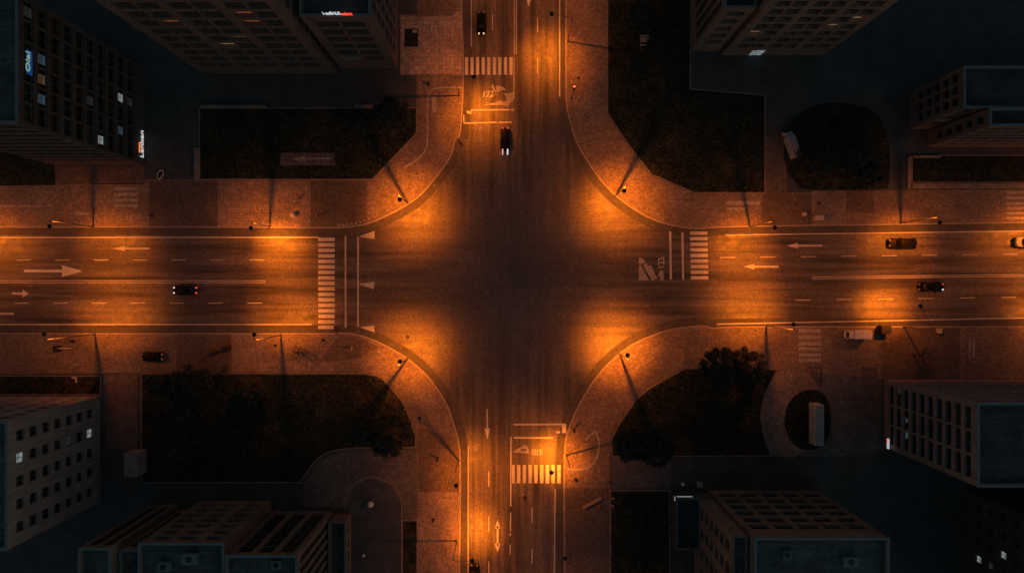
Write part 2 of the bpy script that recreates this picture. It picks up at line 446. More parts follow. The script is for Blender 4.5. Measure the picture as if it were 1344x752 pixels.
patch(rect(72, 219, 190, 242), 'paver_dark', .1245)
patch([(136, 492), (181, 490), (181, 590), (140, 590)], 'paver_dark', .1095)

# --- lawns with raised edging stones
LAWN = {
 'a': [(263, 143), (546, 143), (546, 175), (489, 235), (263, 235)],
 'b': [(798, -40), (798, 149), (822, 186), (855, 228.5), (911, 252.5), (1003, 252.5), (1003, 126), (905, 118), (905, -40)],
 'c': [(1034, 226), (1028, 200), (1036, 165), (1066, 140), (1110, 136), (1150, 150), (1166, 190), (1166, 240), (1150, 248.5), (1060, 248.5), (1044, 240)],
 'd': [(1197, 205), (1500, 205), (1500, 239), (1197, 239)],
 'e': [(804, 598), (803, 578), (813, 557), (836, 524), (853, 510), (899, 484), (1019, 485.5), (1003, 516), (997, 545), (1002, 575), (1010, 597)],
 'f': [(1063, 511), (1083, 520), (1090, 548), (1083, 580), (1060, 590), (1038, 578), (1029, 550), (1040, 522)],
 'g': [(802, 644), (878, 644), (878, 800), (802, 800)],
 'h': [(187, 491), (480, 491), (499, 496), (513, 510), (531, 534), (545, 573), (545, 586), (450, 588), (416, 602), (394, 632), (187, 632)],
 'i': [(-40, 494), (132, 494), (132, 517), (-40, 517)],
 'j': [(529, 683), (547, 683), (547, 800), (529, 800)],
 'k': [(-60, 200), (66, 200), (72, 216), (74, 243), (-60, 245)],
 'l': [(940, 650), (1000, 610), (1000, 600), (935, 600)],
}
ROUND = {'c', 'f'}
EDGED = {'a', 'b', 'd', 'e', 'g', 'h', 'i', 'j'}
lawn_polys = []
for key, pts in LAWN.items():
    if key == 'l': continue
    poly = px2(pts)
    if key in ROUND:
        poly = [Vector(p) for p in cat_rom(poly, 10, True)]; rj = random.Random(5)
        poly = [p + Vector((rj.gauss(0, .03), rj.gauss(0, .03))) for p in poly]
    if key == 'h': poly = poly[:1] + [Vector(p) for p in cat_rom(poly[1:6], 5)] + [Vector(p) for p in cat_rom(poly[6:10], 5)] + poly[10:]
    a = sum(poly[i].x * poly[(i + 1) % len(poly)].y - poly[(i + 1) % len(poly)].x * poly[i].y for i in range(len(poly)))
    if a < 0: poly = poly[::-1]
    lawn_polys.append(poly)
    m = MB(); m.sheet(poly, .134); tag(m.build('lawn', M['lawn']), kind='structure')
    if key in EDGED:
        out = offset_closed(poly, -.2); k = MB(); n = len(poly)
        for i in range(n):
            j = (i + 1) % n; k.prism([poly[i], poly[j], out[j], out[i]], .08, .2)
        tag(k.build('kerb', M['edging']), kind='structure')
def inside(p, poly):
    c = False; n = len(poly); j = n - 1
    for i in range(n):
        if (poly[i].y > p[1]) != (poly[j].y > p[1]) and p[0] < (poly[j].x - poly[i].x) * (p[1] - poly[i].y) / (poly[j].y - poly[i].y) + poly[i].x: c = not c
        j = i
    return c
gr = MB(); rg = random.Random(3)
for poly in lawn_polys:
    xs = [p.x for p in poly]; ys = [p.y for p in poly]
    n = int((max(xs) - min(xs)) * (max(ys) - min(ys)) * 5)
    for _ in range(n):
        x = rg.uniform(min(xs), max(xs)); y = rg.uniform(min(ys), max(ys))
        if not inside((x, y), poly): continue
        for _b in range(2):
            a = rg.uniform(0, 6.28); w = rg.uniform(.04, .11); h = rg.uniform(.05, .16); l = rg.uniform(.02, .14)
            d = Vector((math.cos(a), math.sin(a), 0)); e = Vector((-d.y, d.x, 0)); p = Vector((x + rg.uniform(-.1, .1), y + rg.uniform(-.1, .1), .13))
            gr.face([p - e * w, p + e * w, p + d * l + Vector((0, 0, h))])
tag(gr.build('grass', M['grass']), kind='stuff')
# bare lot with a rounded end and its bright kerb
k = MB(); ln = px2([(526.5, 800), (526.5, 662), (524, 650), (516, 638), (503, 630), (486, 626.5), (470, 631), (460, 642)])
ln = [ln[0]] + [Vector(p) for p in cat_rom(ln[1:], 4)]; o2 = offset_line(ln, -.25)
for i in range(len(ln) - 1): k.prism([ln[i], ln[i + 1], o2[i + 1], o2[i]], .08, .22)
tag(k.build('kerb', M['edging']), kind='structure')

# ------------------------------------------------------------------ painted markings
ZP = .005
def qline(m, x0, y0, x1, y1, w=1.5, z=ZP):
    a, b = P(x0, y0).to_2d(), P(x1, y1).to_2d(); t = (b - a).normalized(); n = Vector((-t.y, t.x)) * w * S / 2
    L = (b - a).length; k = max(1, int(L / 30))
    for i in range(k):
        c, d = a + t * L * i / k, a + t * L * (i + 1) / k
        m.sheet([c - n, d - n, d + n, c + n], z)
def mpoly(m, pts, z=ZP): m.sheet(px2(pts), z)
ln = MB()
qline(ln, -EXT, 314, 418, 311.6, 1.7); qline(ln, -EXT, 368.4, 349, 368.4, 1.0); qline(ln, -EXT, 371, 349, 371, 1.0)
qline(ln, -EXT, 427, 409, 425.8, 1.6)
for k_ in range(-20, 8):
    x = 21.5 + 50.9 * k_
    if x + 19 < 352: qline(ln, x, 341.4, x + 19, 341.2, 1.1); qline(ln, x - 2.5, 397.9, x + 16.5, 397.6, 1.1)
qline(ln, 952, 308.6, 1344, 303.4, 1.6); qline(ln, 1344, 303.4, 1344 + EXT, 297, 1.6)
for dy in (0, 2.3): qline(ln, 1066, 363.6 + dy, 1344, 360.4 + dy, 1.0); qline(ln, 1344, 360.4 + dy, 1344 + EXT, 355 + dy, 1.)
qline(ln, 941, 425.4, 1344, 417.3, 1.6); qline(ln, 1344, 417.3, 1344 + EXT, 415, 1.6)
for k_ in range(-1, 26):
    x = 998 + 53. * k_; qline(ln, x, 337.6 - .0117 * (x - 998), x + 20, 337.4 - .0117 * (x - 998), 1.1)
    x = 1044 + 54 * k_
    if k_ >= 0: qline(ln, x, 393.9 - .0132 * (x - 1044), x + 20, 393.7 - .0132 * (x - 1044), 1.2)
qline(ln, 618.5, -EXT, 618.5, 62, 1.2)
for x in (675.2, 677.8): qline(ln, x, -EXT, x, 72, .9)
qline(ln, 674.7, 76, 674.7, 130, .9); qline(ln, 734.5, -EXT, 734.5, 127.5, 1.6)
for k_ in range(-20, 2):
    qline(ln, 705.6, 24 + 54 * k_, 705.6, 43 + 54 * k_, 1.1)
    if k_ < 1: qline(ln, 646.3, 20 + 54 * k_, 646.3, 40 + 54 * k_, 1.2)
qline(ln, 614.5, 585, 614.5, 752 + EXT, 1.4); qline(ln, 670.6, 573, 670.2, 664, 1.8); qline(ln, 728.7, 642, 727.5, 752, 1.6); qline(ln, 727.5, 752, 727.5, 752 + EXT, 1.6)
qline(ln, 670.2, 672, 670, 697, 1.5); qline(ln, 669.8, 699, 669.6, 703, 1.5)
for k_ in range(0, 22):
    qline(ln, 641.5, 618.5 + 59 * k_, 641.5, 638 + 59 * k_, 1.3); qline(ln, 698.6, 666 + 53 * k_, 698.4, 686 + 53 * k_, 1.4)
    if k_ > 0: qline(ln, 669.6, 660 + 54 * k_, 669.6, 673 + 54 * k_, 1.4)
tag(ln.build('lane_line_marking', M['paint_line']), kind='structure')
cw = MB()
for i in range(17):
    y = 314.3 + 7.2 * i; mpoly(cw, rect(417.6, y - 2.3, 439.2, y + 2.3))
tag(cw.build('crosswalk_marking', M['paint']), kind='structure'); cw = MB()
for i in range(9):
    y = 306 + 7.32 * i; mpoly(cw, rect(905.6 + .15 * i, y - 2.1, 928.5 + .15 * i, y + 2.2))
tag(cw.build('crosswalk_marking', M['paint']), kind='structure'); cw = MB()
for i in range(9):
    x = 612.3 + 7.3 * i; mpoly(cw, rect(x - 2, 75.6, x + 2, 98.6))
tag(cw.build('crosswalk_marking', M['paint']), kind='structure'); cw = MB()
for i in range(9):
    x = 673.2 + 7.55 * i; mpoly(cw, rect(x - (1.2 if i == 0 else 2.2), 609.8, x + 2.2, 633.8))
tag(cw.build('crosswalk_marking', M['paint']), kind='structure')
st = MB()
qline(st, 453.4, 310, 453.6, 430, 2); qline(st, 470, 311, 469.8, 429.5, 2)
qline(st, 879.6, 304, 880.5, 367, 2.9); qline(st, 895.6, 305, 896.7, 367, 2.7)
qline(st, 618, 144.8, 669, 144.4, 1.8); qline(st, 671, 144.5, 674, 144.5, 2.4); mpoly(st, [(612, 145.5), (619, 146.5), (618.5, 150.5), (613, 149)])
qline(st, 608.5, 162, 652, 161, 1.8); qline(st, 654.5, 161, 672, 160.8, 1.6); qline(st, 608.8, 151, 608.8, 162, 1.3)
qline(st, 674, 557, 737.5, 556.6, 2.1); mpoly(st, rect(737.6, 555.8, 743, 568)); mpoly(st, rect(730, 565.8, 735, 568.2)); qline(st, 674, 574.2, 725.5, 574.6, 2.2)
for t3 in ([(471, 310.8), (491.5, 303.3), (491.5, 314)], [(470.5, 372.6), (491.5, 370), (490.5, 379.6)], [(472, 429.4), (491, 427.4), (491.3, 436)]): mpoly(st, t3)
tag(st.build('stop_line_marking', M['paint']), kind='structure')
def arrow(m, tail, tip, sw_, hl, hw):
    a, b = Vector(tail), Vector(tip); t = (b - a).normalized(); n = Vector((-t.y, t.x)); c = b - t * hl
    mpoly(m, [tuple(v) for v in (a + n * sw_ / 2, c + n * sw_ / 2, c + n * hw / 2, b, c - n * hw / 2, c - n * sw_ / 2, a - n * sw_ / 2)])
ar = MB()
arrow(ar, (196, 326.3), (148, 326.3), 2.2, 16, 6.5); arrow(ar, (31.5, 355.6), (108.5, 356), 3.6, 27, 15.5)
arrow(ar, (15.5, 385), (37.5, 385.6), 2.6, 8, 10.5); mpoly(ar, rect(-6, 410.6, 18, 413))
arrow(ar, (1079.5, 322.4), (1033, 322.6), 2.4, 14, 7.4); arrow(ar, (1022, 350.2), (976, 350), 2.6, 14, 7.2)
arrow(ar, (694, -30), (694, 10), 2.2, 13, 7.5); arrow(ar, (639.3, 537), (639.6, 577), 1.8, 15, 7)
mpoly(ar, rect(652, 690, 654.2, 716)); mpoly(ar, [(653.1, 682), (656.7, 693), (649.6, 693)]); mpoly(ar, [(653.1, 725), (656.8, 713), (649.4, 713)])
tag(ar.build('arrow_marking', M['paint']), kind='structure')
em = MB()
f1 = lambda pts: [(605 + x / 7.52, 70 + y / 7.52) for x, y in pts]
for pl in ([(312, 303), (328, 330), (333, 355), (352, 372), (345, 387), (322, 374), (304, 345), (300, 320)],
           [(340, 348), (348, 325), (372, 321), (404, 329), (432, 347), (444, 370), (418, 364), (400, 372), (385, 366), (372, 384), (352, 388), (356, 368)],
           [(203, 516), (330, 491), (388, 462), (398, 476), (422, 482), (448, 470), (454, 448), (446, 425), (418, 404), (520, 385), (521, 460), (462, 526), (400, 513)],
           [(270, 458), (345, 396), (352, 402), (283, 456)]): mpoly(em, f1(pl))
f2 = lambda pts: [(830 + x / 9.4, 295 + y / 9.4) for x, y in pts]
for pl in ([(78, 420), (92, 405), (120, 412), (145, 438), (163, 462), (112, 488), (78, 482)], [(78, 500), (104, 500), (206, 685), (76, 685)],
           [(128, 500), (172, 470), (192, 503), (232, 505), (288, 628), (312, 640), (302, 672), (255, 688), (240, 684)],
           [(300, 655), (338, 570), (380, 566), (387, 685), (340, 686), (334, 628)]): mpoly(em, f2(pl))
f3 = lambda pts: [(665 + x / 8.356, 550 + y / 8.356) for x, y in pts]
for pl in ([(75, 350), (205, 275), (222, 298), (215, 318), (165, 322), (140, 348), (90, 364), (76, 362)], [(222, 298), (240, 328), (241, 382), (226, 371), (90, 364), (140, 348), (205, 350), (222, 330), (215, 318)]): mpoly(em, f3(pl))
tag(em.build('emblem_marking', M['paint_worn']), kind='structure')

def text_mesh(s, size, extrude=0., offset=0., shear=0.):
    cu = bpy.data.curves.new('lettering', 'FONT'); cu.body = s; cu.size = size; cu.extrude = extrude; cu.offset = offset; cu.shear = shear
    cu.align_x = 'CENTER'; cu.align_y = 'CENTER'
    o = bpy.data.objects.new('lettering', cu); C.objects.link(o)
    bpy.context.view_layer.update()
    me = bpy.data.meshes.new_from_object(o.evaluated_get(bpy.context.evaluated_depsgraph_get()))
    bpy.data.objects.remove(o); return me
def road_text(s, px, py, length_px, rz, shear=.25, hgt=None):
    me = text_mesh(s, 1.0, 0, .012, shear); xs = [v.co.x for v in me.vertices]; ys = [v.co.y for v in me.vertices]
    k = length_px * S / (max(xs) - min(xs)); ky = k if not hgt else hgt * S / (max(ys) - min(ys))
    me.transform(Matrix.Diagonal((k, ky, 1, 1))); me.materials.clear(); me.materials.append(M['paint'])
    o = bpy.data.objects.new('number_marking', me); C.objects.link(o); o.location = P(px, py) + Vector((0, 0, .006)); o.rotation_euler = (0, 0, rz)
    return tag(o, kind='structure')
road_text('122', 639.3, 124.2, 14.5, R(4), .3, 8); road_text('123', 868.2, 344.2, 14.5, R(90), -.3, 8.6); road_text('101%', 703.8, 593.6, 15, R(0), .25, 8)
# marks on the pavements
pm = MB(); ZS = .1295
for y in (247.9, 255.6, 263.2, 270.2): mpoly(pm, rect(150, y - 2.1, 181.5, y + 2.1), ZS)
for y in (433.9, 442.6, 451, 457.9, 465.6, 472.4): mpoly(pm, rect(1047.8, y - 2.3, 1077, y + 2.3), ZS)
for y in (253, 260, 267.5, 273.5, 280, 286.5): mpoly(pm, rect(1320, y - 1.6, 1352, y + 1.6), ZS)
mpoly(pm, rect(953, 264.6, 997, 269), ZS); mpoly(pm, rect(953, 272.6, 978, 276), ZS); mpoly(pm, rect(98, 279, 118, 282.6), ZS); mpoly(pm, rect(567, 128, 572.5, 148), ZS)
mpoly(pm, rect(1271, 442, 1273.5, 472), ZS); mpoly(pm, rect(1276, 443, 1278.5, 470), ZS); qline(pm, -40, 271, 72, 270.6, 1.8, ZS)
mpoly(pm, [(172, 281), (174, 281), (174.6, 291), (171.6, 291)], ZS)
for i in range(9): mpoly(pm, [(443 + i * 5.7, 294.6 - i * i * .17), (446 + i * 5.7, 294.2 - i * i * .17), (446.4 + i * 5.7, 297.2 - i * i * .19), (443.4 + i * 5.7, 297.4 - i * i * .19)], ZS)
def ribbon(m, pts, w, z):
    c = [Vector(p) for p in cat_rom(px2(pts), 8)]; a = offset_line(c, w * S / 2); b = offset_line(c, -w * S / 2)
    for i in range(len(c) - 1): m.sheet([a[i], a[i + 1], b[i + 1], b[i]], z)
ribbon(pm, [(606, 115.6), (575, 116), (565, 121), (561.5, 133), (561.3, 180), (559, 196), (550, 208), (532, 219.5)], 2.2, ZS)
ribbon(pm, [(744, 615), (764, 615), (776, 610), (784, 597), (786, 580), (781, 567), (768, 577)], 2.2, ZS)
tag(pm.build('pavement_marking', M['paint_worn']), kind='structure')
pd = MB(); mpoly(pd, rect(368, 201, 440, 217.5), .139); tag(pd.build('pavement', M['paver_lot']), kind='structure')
pa = MB(); arrow(pa, (434, 208.4), (381, 209.4), 2.2, 20, 8); 
pa.v = [(x, y, .1435) for x, y, z in pa.v]; tag(pa.build('arrow_marking', M['paint_worn']), kind='structure')
# litter flecks
lt = MB()
for _ in range(1500):
    q = rg.choice(['n', 's', 'l', 'l2', 'x', 'y']); x, y = rg.uniform(0, 1344), rg.uniform(0, 752)
    if rg.random() < .45: x, y = rg.gauss(672, 190), rg.gauss(376, 120)
    onroad = (300 < y < 427) or (608 < x < 740) or ((x - 672) ** 2 / 150 ** 2 + (y - 370) ** 2 / 120 ** 2 < 1)
    if onroad and rg.random() < .75: continue
    p = P(x, y); s = rg.uniform(.04, .15); a = rg.uniform(0, 6.28); z = .02 if onroad else .16
    pts = [Vector((p.x + s * rg.uniform(.5, 1) * math.cos(a + k * 1.57), p.y + s * rg.uniform(.4, 1) * math.sin(a + k * 1.57), z + rg.uniform(0, .03))) for k in range(4)]
    lt.face(pts, 0 if rg.random() < .55 else 1)
tag(lt.build('litter', [M['pale_warm'], M['leaf2']]), kind='stuff')

# ------------------------------------------------------------------ buildings
WINMESH = {}
def win_mesh(w, h, style):
    var = random.choice((0, 0, 0, 1, 1, 2)); key = (round(w, 2), round(h, 2), style, var)
    if key in WINMESH: return WINMESH[key]
    m = MB(); f = .07
    m.box(0, w, -.001, .03, 0, h, 1)
    for a in ((0, f, 0, h), (w - f, w, 0, h), (f, w - f, 0, f), (f, w - f, h - f, h)): m.box(a[0], a[1], -.06, -.003, a[2], a[3], 0)
    n = {'double': 1, 'band': max(1, int(w / 1.4) - 1), 'tall': 1, 'plain': 0}[style]
    for i in range(n):
        x = w * (i + 1) / (n + 1); m.box(x - .03, x + .03, -.055, -.003, f, h - f, 0)
    if style == 'tall':
        for i in range(1, int(h / 3)): m.box(f, w - f, -.05, -.003, i * 3 - .05, i * 3 + .05, 0)
    elif style in ('double',) and h > 1.1: m.box(f, w - f, -.05, -.003, h * .62 - .025, h * .62 + .025, 0)
    WINMESH[key] = m.mesh('window', [M['frame'], M['glass']] if var == 0 else [M['frame'], M['blind']] if var == 1 else [M['frame'], M['curtain']]); return WINMESH[key]

class Building:
    def __init__(self, name, label, cat, cx, cy, wall, group=None):
        self.root = thing(name, P(cx, cy) + Vector((0, 0, .1)), label, cat, group); self.wallmat = wall; self.wins = []
    def block(self, x0, x1, y0, y1, H, faces, roofmat='roof', depth=.35, z0=.1, coping='coping'):
        """x,y in photo pixels on the ground"""
        A, B = P(x0, y1), P(x1, y0); X0, X1, Y0, Y1 = A.x, B.x, A.y, B.y
        m = MB()
        sides = {'S': ((X0, Y0), (1, 0), X1 - X0), 'E': ((X1, Y0), (0, 1), Y1 - Y0), 'N': ((X1, Y1), (-1, 0), X1 - X0), 'W': ((X0, Y1), (0, -1), Y1 - Y0)}
        for s, (o, u, W) in sides.items():
            o = Vector(o); u = Vector(u); n = Vector((u.y, -u.x)); ops = []
            sp = faces.get(s)
            if sp:
                nu, nz, fu, fz, base, top, mu = sp['nu'], sp['nz'], sp['fu'], sp['fz'], sp.get('base', 3.6), sp.get('top', .9), sp.get('mu', .5)
                bw = (W - 2 * mu) / nu; bh = (H - base - top) / nz
                for i in range(nu):
                    for j in range(nz):
                        uc = mu + bw * (i + .5) + sp.get('pair', 0) * bw * (.5 if i % 2 == 0 else -.5); zc = base + bh * (j + .5); w = bw * fu; h = bh * fz
                        ops.append((uc - w / 2, uc + w / 2, zc - h / 2, zc + h / 2, sp.get('style', 'double')))
                if sp.get('ground', False):
                    for i in range(nu): uc = mu + bw * (i + .5); ops.append((uc - bw * .4, uc + bw * .4, .3, base - .6, 'band'))
            us = sorted({0., W} | {round(v, 4) for q in ops for v in q[:2]}); zs = sorted({0., H} | {round(v, 4) for q in ops for v in q[2:4]})
            filled = set()
            for q in ops:
                filled.add((round(q[0], 4), round(q[2], 4)))
            def pt(a, z, d=0): v = o + u * a - n * d; return (v.x, v.y, z + z0)
            for i in range(len(us) - 1):
                for j in range(len(zs) - 1):
                    uc, zc = (us[i] + us[i + 1]) / 2, (zs[j] + zs[j + 1]) / 2
                    if any(q[0] < uc < q[1] and q[2] < zc < q[3] for q in ops): continue
                    m.face([pt(us[i], zs[j]), pt(us[i + 1], zs[j]), pt(us[i + 1], zs[j + 1]), pt(us[i], zs[j + 1])])
            for (a, b, c, d, style) in ops:
                m.face([pt(a, c), pt(b, c), pt(b, c, depth), pt(a, c, depth)]); m.face([pt(a, d, depth), pt(b, d, depth), pt(b, d), pt(a, d)])
                m.face([pt(a, c, depth), pt(a, d, depth), pt(a, d), pt(a, c)]); m.face([pt(b, c), pt(b, d), pt(b, d, depth), pt(b, c, depth)])
                w = bpy.data.objects.new('window', win_mesh(b - a, d - c, style)); C.objects.link(w); w.parent = self.root
                w.location = Vector(pt(a, c, depth - .02)) - self.root.location; w.rotation_euler = (0, 0, math.atan2(u.y, u.x))
                self.wins.append((w, Vector(pt((a + b) / 2, (c + d) / 2, depth)), b - a, d - c))
        # parapet: inner faces and top ring
        p = .32; zr = H - .75
        ring = [(X0, Y0), (X1, Y0), (X1, Y1), (X0, Y1)]; inn = [(X0 + p, Y0 + p), (X1 - p, Y0 + p), (X1 - p, Y1 - p), (X0 + p, Y1 - p)]
        for i in range(4):
            j = (i + 1) % 4
            m.face([(*inn[j], zr + z0), (*inn[i], zr + z0), (*inn[i], H + z0), (*inn[j], H + z0)])
        m.build('wall', self.wallmat, self.root)
        cp = MB()
        oo = .06
        e = [(X0 - oo, Y0 - oo), (X1 + oo, Y0 - oo), (X1 + oo, Y1 + oo), (X0 - oo, Y1 + oo)]; e2 = [(X0 + p + .02, Y0 + p + .02), (X1 - p - .02, Y0 + p + .02), (X1 - p - .02, Y1 - p - .02), (X0 + p + .02, Y1 - p - .02)]
        for i in range(4):
            j = (i + 1) % 4; cp.prism([e[i], e[j], e2[j], e2[i]], H + z0 + .003, H + z0 + .09, 0, True)
        cp.build('parapet', M[coping], self.root)
        rf = MB(); rf.face([(*inn[0], zr + z0), (*inn[1], zr + z0), (*inn[2], zr + z0), (*inn[3], zr + z0)])
        self.roof = rf.build('roof', M[roofmat], self.root); self.rect = (X0, X1, Y0, Y1, zr + z0)
        return self
    def unit(self, fx, fy, w=1.8, d=1.3, h=1.1):
        X0, X1, Y0, Y1, z = self.rect; x = X0 + (X1 - X0) * fx; y = Y0 + (Y1 - Y0) * fy
        m = MB(); m.box(x - w / 2, x + w / 2, y - d / 2, y + d / 2, z + .12, z + h)
        for sx in (-1, 1): m.box(x + sx * w * .35 - .05, x + sx * w * .35 + .05, y - d / 2, y + d / 2, z + .003, z + .12)
        m.lathe((x, y, z + h + .003), [(.45, 0), (.45, .1), (.38, .12)], 12, 1)
        m.build('ventilation_unit', [M['coping'], M['black']], self.roof)
    def light(self, px, py, mat, lab='lit window', a=0., b=1.):
        best = min(self.wins, key=lambda t: (proj(t[1])[0] - px) ** 2 + (proj(t[1])[1] - py) ** 2)
        w, c, ww, hh = best
        m = MB(); m.box(max(.09, ww * a), min(ww - .09, ww * b), -.03, -.006, .09, hh - .09)
        o = bpy.data.objects.new('pane', m.mesh('pane', M[mat])); C.objects.link(o); o.parent = w
        # the frame bars stay in front of the lit room
        w['label'] = lab; self.wins.remove(best)

F = lambda nu, nz, fu, fz, **k: dict(nu=nu, nz=nz, fu=fu, fz=fz, **k)
# north-west tower beside the road
b1 = Building('office_tower', 'dark brown tower with neon script and a white upright sign on its side', 'tower', 131, 152, M['wall_brown_dark'])
b1.block(72, 190, 88, 217, 32, {'E': F(6, 10, .93, .7, base=3.2, top=.7), 'S': F(5, 10, .93, .55, base=3.6, top=.7, style='band'), 'W': F(4, 10, .5, .5)})
b1.unit(.3, .4); b1.unit(.6, .7)
for x, y, m_ in ((35, 17, 'win_dim'), (55, 67, 'win_blue'), (52, 109, 'win_amber'), (52, 140, 'win_blue'), (154, 121, 'win_white'), (122, 136, 'win_dim'), (136, 174, 'win_white'), (153, 177, 'win_blue'), (178, 131, 'win_dim')): b1.light(x, y, m_, a=.22, b=.72)
b2 = Building('office_tower', 'tall gridded concrete tower with a few orange lit windows, beside the roof-sign block', 'tower', 353, 30, M['wall_brown'])
b2.block(265, 441, -60, 97, 42, {'S': F(6, 12, .76, .68, base=3.4, style='band', pair=.14, mu=.9), 'E': F(6, 12, .74, .6, base=3.4), 'W': F(5, 12, .6, .6)}, depth=.7)
for x, y, m_ in ((225, 29, 'win_orange'), (236, 19, 'win_orange'), (293, 52, 'win_gold'), (316, 44, 'win_amber'), (325, 7, 'win_orange'), (335, 17, 'win_orange')): b2.light(x, y, m_)
b2b = Building('office_block', 'lower concrete block with white and red letters along its roof edge', 'office block', 482, 30, M['wall_brown'])
b2b.block(447, 522, -60, 90, 24, {'S': F(2, 6, .88, .66, base=3.6, top=1.6, mu=1.3, style='band'), 'E': F(7, 6, .62, .74, base=1.6, mu=1.2)}, 'roof_dark', depth=.8)
b2b.unit(.3, .4); b2b.unit(.7, .5); b2b.light(455, 76, 'win_white')
b3 = Building('office_tower', 'tall reddish gridded tower with a gold lit window band', 'tower', 1014, 16, M['wall_red'])
b3.block(946, 1082, -60, 73, 40, {'S': F(6, 12, .74, .68, base=3.2, style='band', pair=.14, mu=.8), 'W': F(6, 12, .6, .6)}, depth=.7)
m = MB(); a = P(990, 73); m.box(a.x - 1.1, a.x + 1.1, a.y - .05, a.y - .004, .2, 2.7); m.build('doorway', M['entrance'], b3.root)['label'] = 'lit entrance doorway'
for x, y, m_ in ((1096, 22, 'win_gold'), (1125, 22, 'win_gold'), (1034, 38, 'win_dim'), (991, 47, 'win_gold')): b3.light(x, y, m_)
b3b = Building('office_block', 'low reddish block with upright fins beside the reddish tower', 'office block', 926, 20, M['wall_red'])
b3b.block(907, 943, -60, 68, 19.5, {'S': F(1, 5, .75, .6, base=3.2, mu=.7, style='band'), 'W': F(9, 1, .6, .95, base=2.5, style='tall')}, 'roof_dark', depth=.7)
b4 = Building('apartment_block', 'small reddish two-level block behind the lawn with one pale lit window', 'apartment block', 1290, 150, M['wall_red'])
b4.block(1193, 1420, 122, 170, 15, {'W': F(3, 5, .72, .68, base=2.2), 'S': F(10, 5, .6, .6)}, 'roof_dark')
b4.block(1217, 1420, 172.5, 193, 16.2, {'W': F(1, 5, .62, .64, base=2.2), 'S': F(9, 6, .9, .55, base=1.2, style='band')}, 'roof_dark')
b4.light(1237, 153, 'win_white')
b5 = Building('apartment_block', 'pale rendered block with punched windows, two of them brightly lit', 'apartment block', 40, 590, M['wall_grey'])
b5.block(-60, 132, 520, 658, 23, {'E': F(5, 7, .46, .6, base=1.6, top=1.3, mu=.9), 'N': F(7, 7, .45, .55, base=1.6, top=1.3)})
for x, y, m_ in ((33, 602, 'win_white'), (121, 571, 'win_white'), (83, 585, 'win_dim')): b5.light(x, y, m_)
b6 = Building('civic_building', 'stepped block with glazed strips and blue edged flat roofs', 'building', 330, 730, M['wall_red'])
b6.block(199, 234, 661, 830, 21, {'N': F(2, 1, .72, .96, base=1, top=.8, style='tall', mu=.3), 'W': F(8, 6, .5, .5)})
b6.block(236, 260, 668, 830, 19, {'N': F(1, 1, .8, .96, base=1, top=.8, style='tall', mu=.3)})
b6.block(262, 356, 657, 830, 20.4, {'N': F(3, 7, .6, .5, base=1, top=.7, mu=.4, style='band')})
b6.unit(.3, .85); b6.unit(.6, .9, 2.4, 1.6)
b6.block(358, 437, 670, 830, 20.6, {'N': F(3, 1, .74, .97, base=1, top=.9, style='tall', mu=.5), 'E': F(12, 1, .62, .95, base=1, style='tall')})
b6.unit(.7, .93, 1.4, 1.2, .7)
b6.block(439, 461, 674, 830, 4, {'E': F(8, 1, .7, .6, base=.6)}, 'roof_dark', coping='frame')
b7 = Building('school_building', 'flat roofed block with a grid of windows and a plain stair tower at its side', 'building', 1000, 720, M['wall_red'])
b7.block(930, 1073, 643, 830, 23.6, {'N': F(5, 6, .76, .6, base=1.2, top=3, style='band'), 'W': F(9, 6, .6, .6, base=1.2, top=3)})
b7.unit(.25, .9, 1.2, 1.2, .6); b7.unit(.72, .86, 2.2, 1.4, .8)
b7.block(911, 927.5, 646, 830, 21.5, {'W': F(7, 6, .5, .6)}, coping='wall_red')
b8 = Building('office_block', 'reddish block with ten rows of long windows and a dark blue roof', 'office block', 1280, 540, M['wall_pinkish'])
b8.block(1160, 1420, 498, 586, 25, {'W': F(3, 10, .9, .62, base=1.2, top=.9, mu=.7), 'N': F(8, 10, .96, .55, base=1.2, top=.6, style='band')}, 'roof_dark')
b8.unit(.25, .7, 1.2, 1.2, .7); b8.unit(.48, .5, 3, 4, 1.4); b8.light(1185, 583, 'win_blue', b=.35); b8.light(1182, 521, 'win_dim', b=.3); b8.light(1195, 553, 'win_blue', a=.4, b=.6)
b9 = Building('apartment_block', 'dark block half out of frame with two small white windows', 'apartment block', 1340, 700, M['wall_brown_dark'])
b9.block(1268, 1440, 642, 830, 30, {'W': F(8, 9, .42, .5, base=1.6), 'N': F(7, 9, .5, .5)}, 'roof_dark')
for x, y, m_ in ((1270, 725, 'win_white'), (1314, 725, 'win_white'), (1299, 741, 'win_dim')): b9.light(x, y, m_)
hut = Building('substation_hut', 'low dark flat hut with a white light strip at its corner', 'hut', 907, 678, M['wall_brown_dark'])
hut.block(881, 933, 645, 711, 3.6, {'N': F(4, 1, .6, .6, base=.6), 'W': F(3, 1, .4, .6, base=.6)}, 'roof_dark', coping='frame')
m = MB(); a = P(881, 645); m.box(a.x + .2, a.x + 3, a.y + .1, a.y + .22, 3.3, 3.5); m.box(a.x - .22, a.x - .1, a.y - .6, a.y + .2, 3.3, 3.5); m.build('light_strip', M['strip_light'], hut.root)

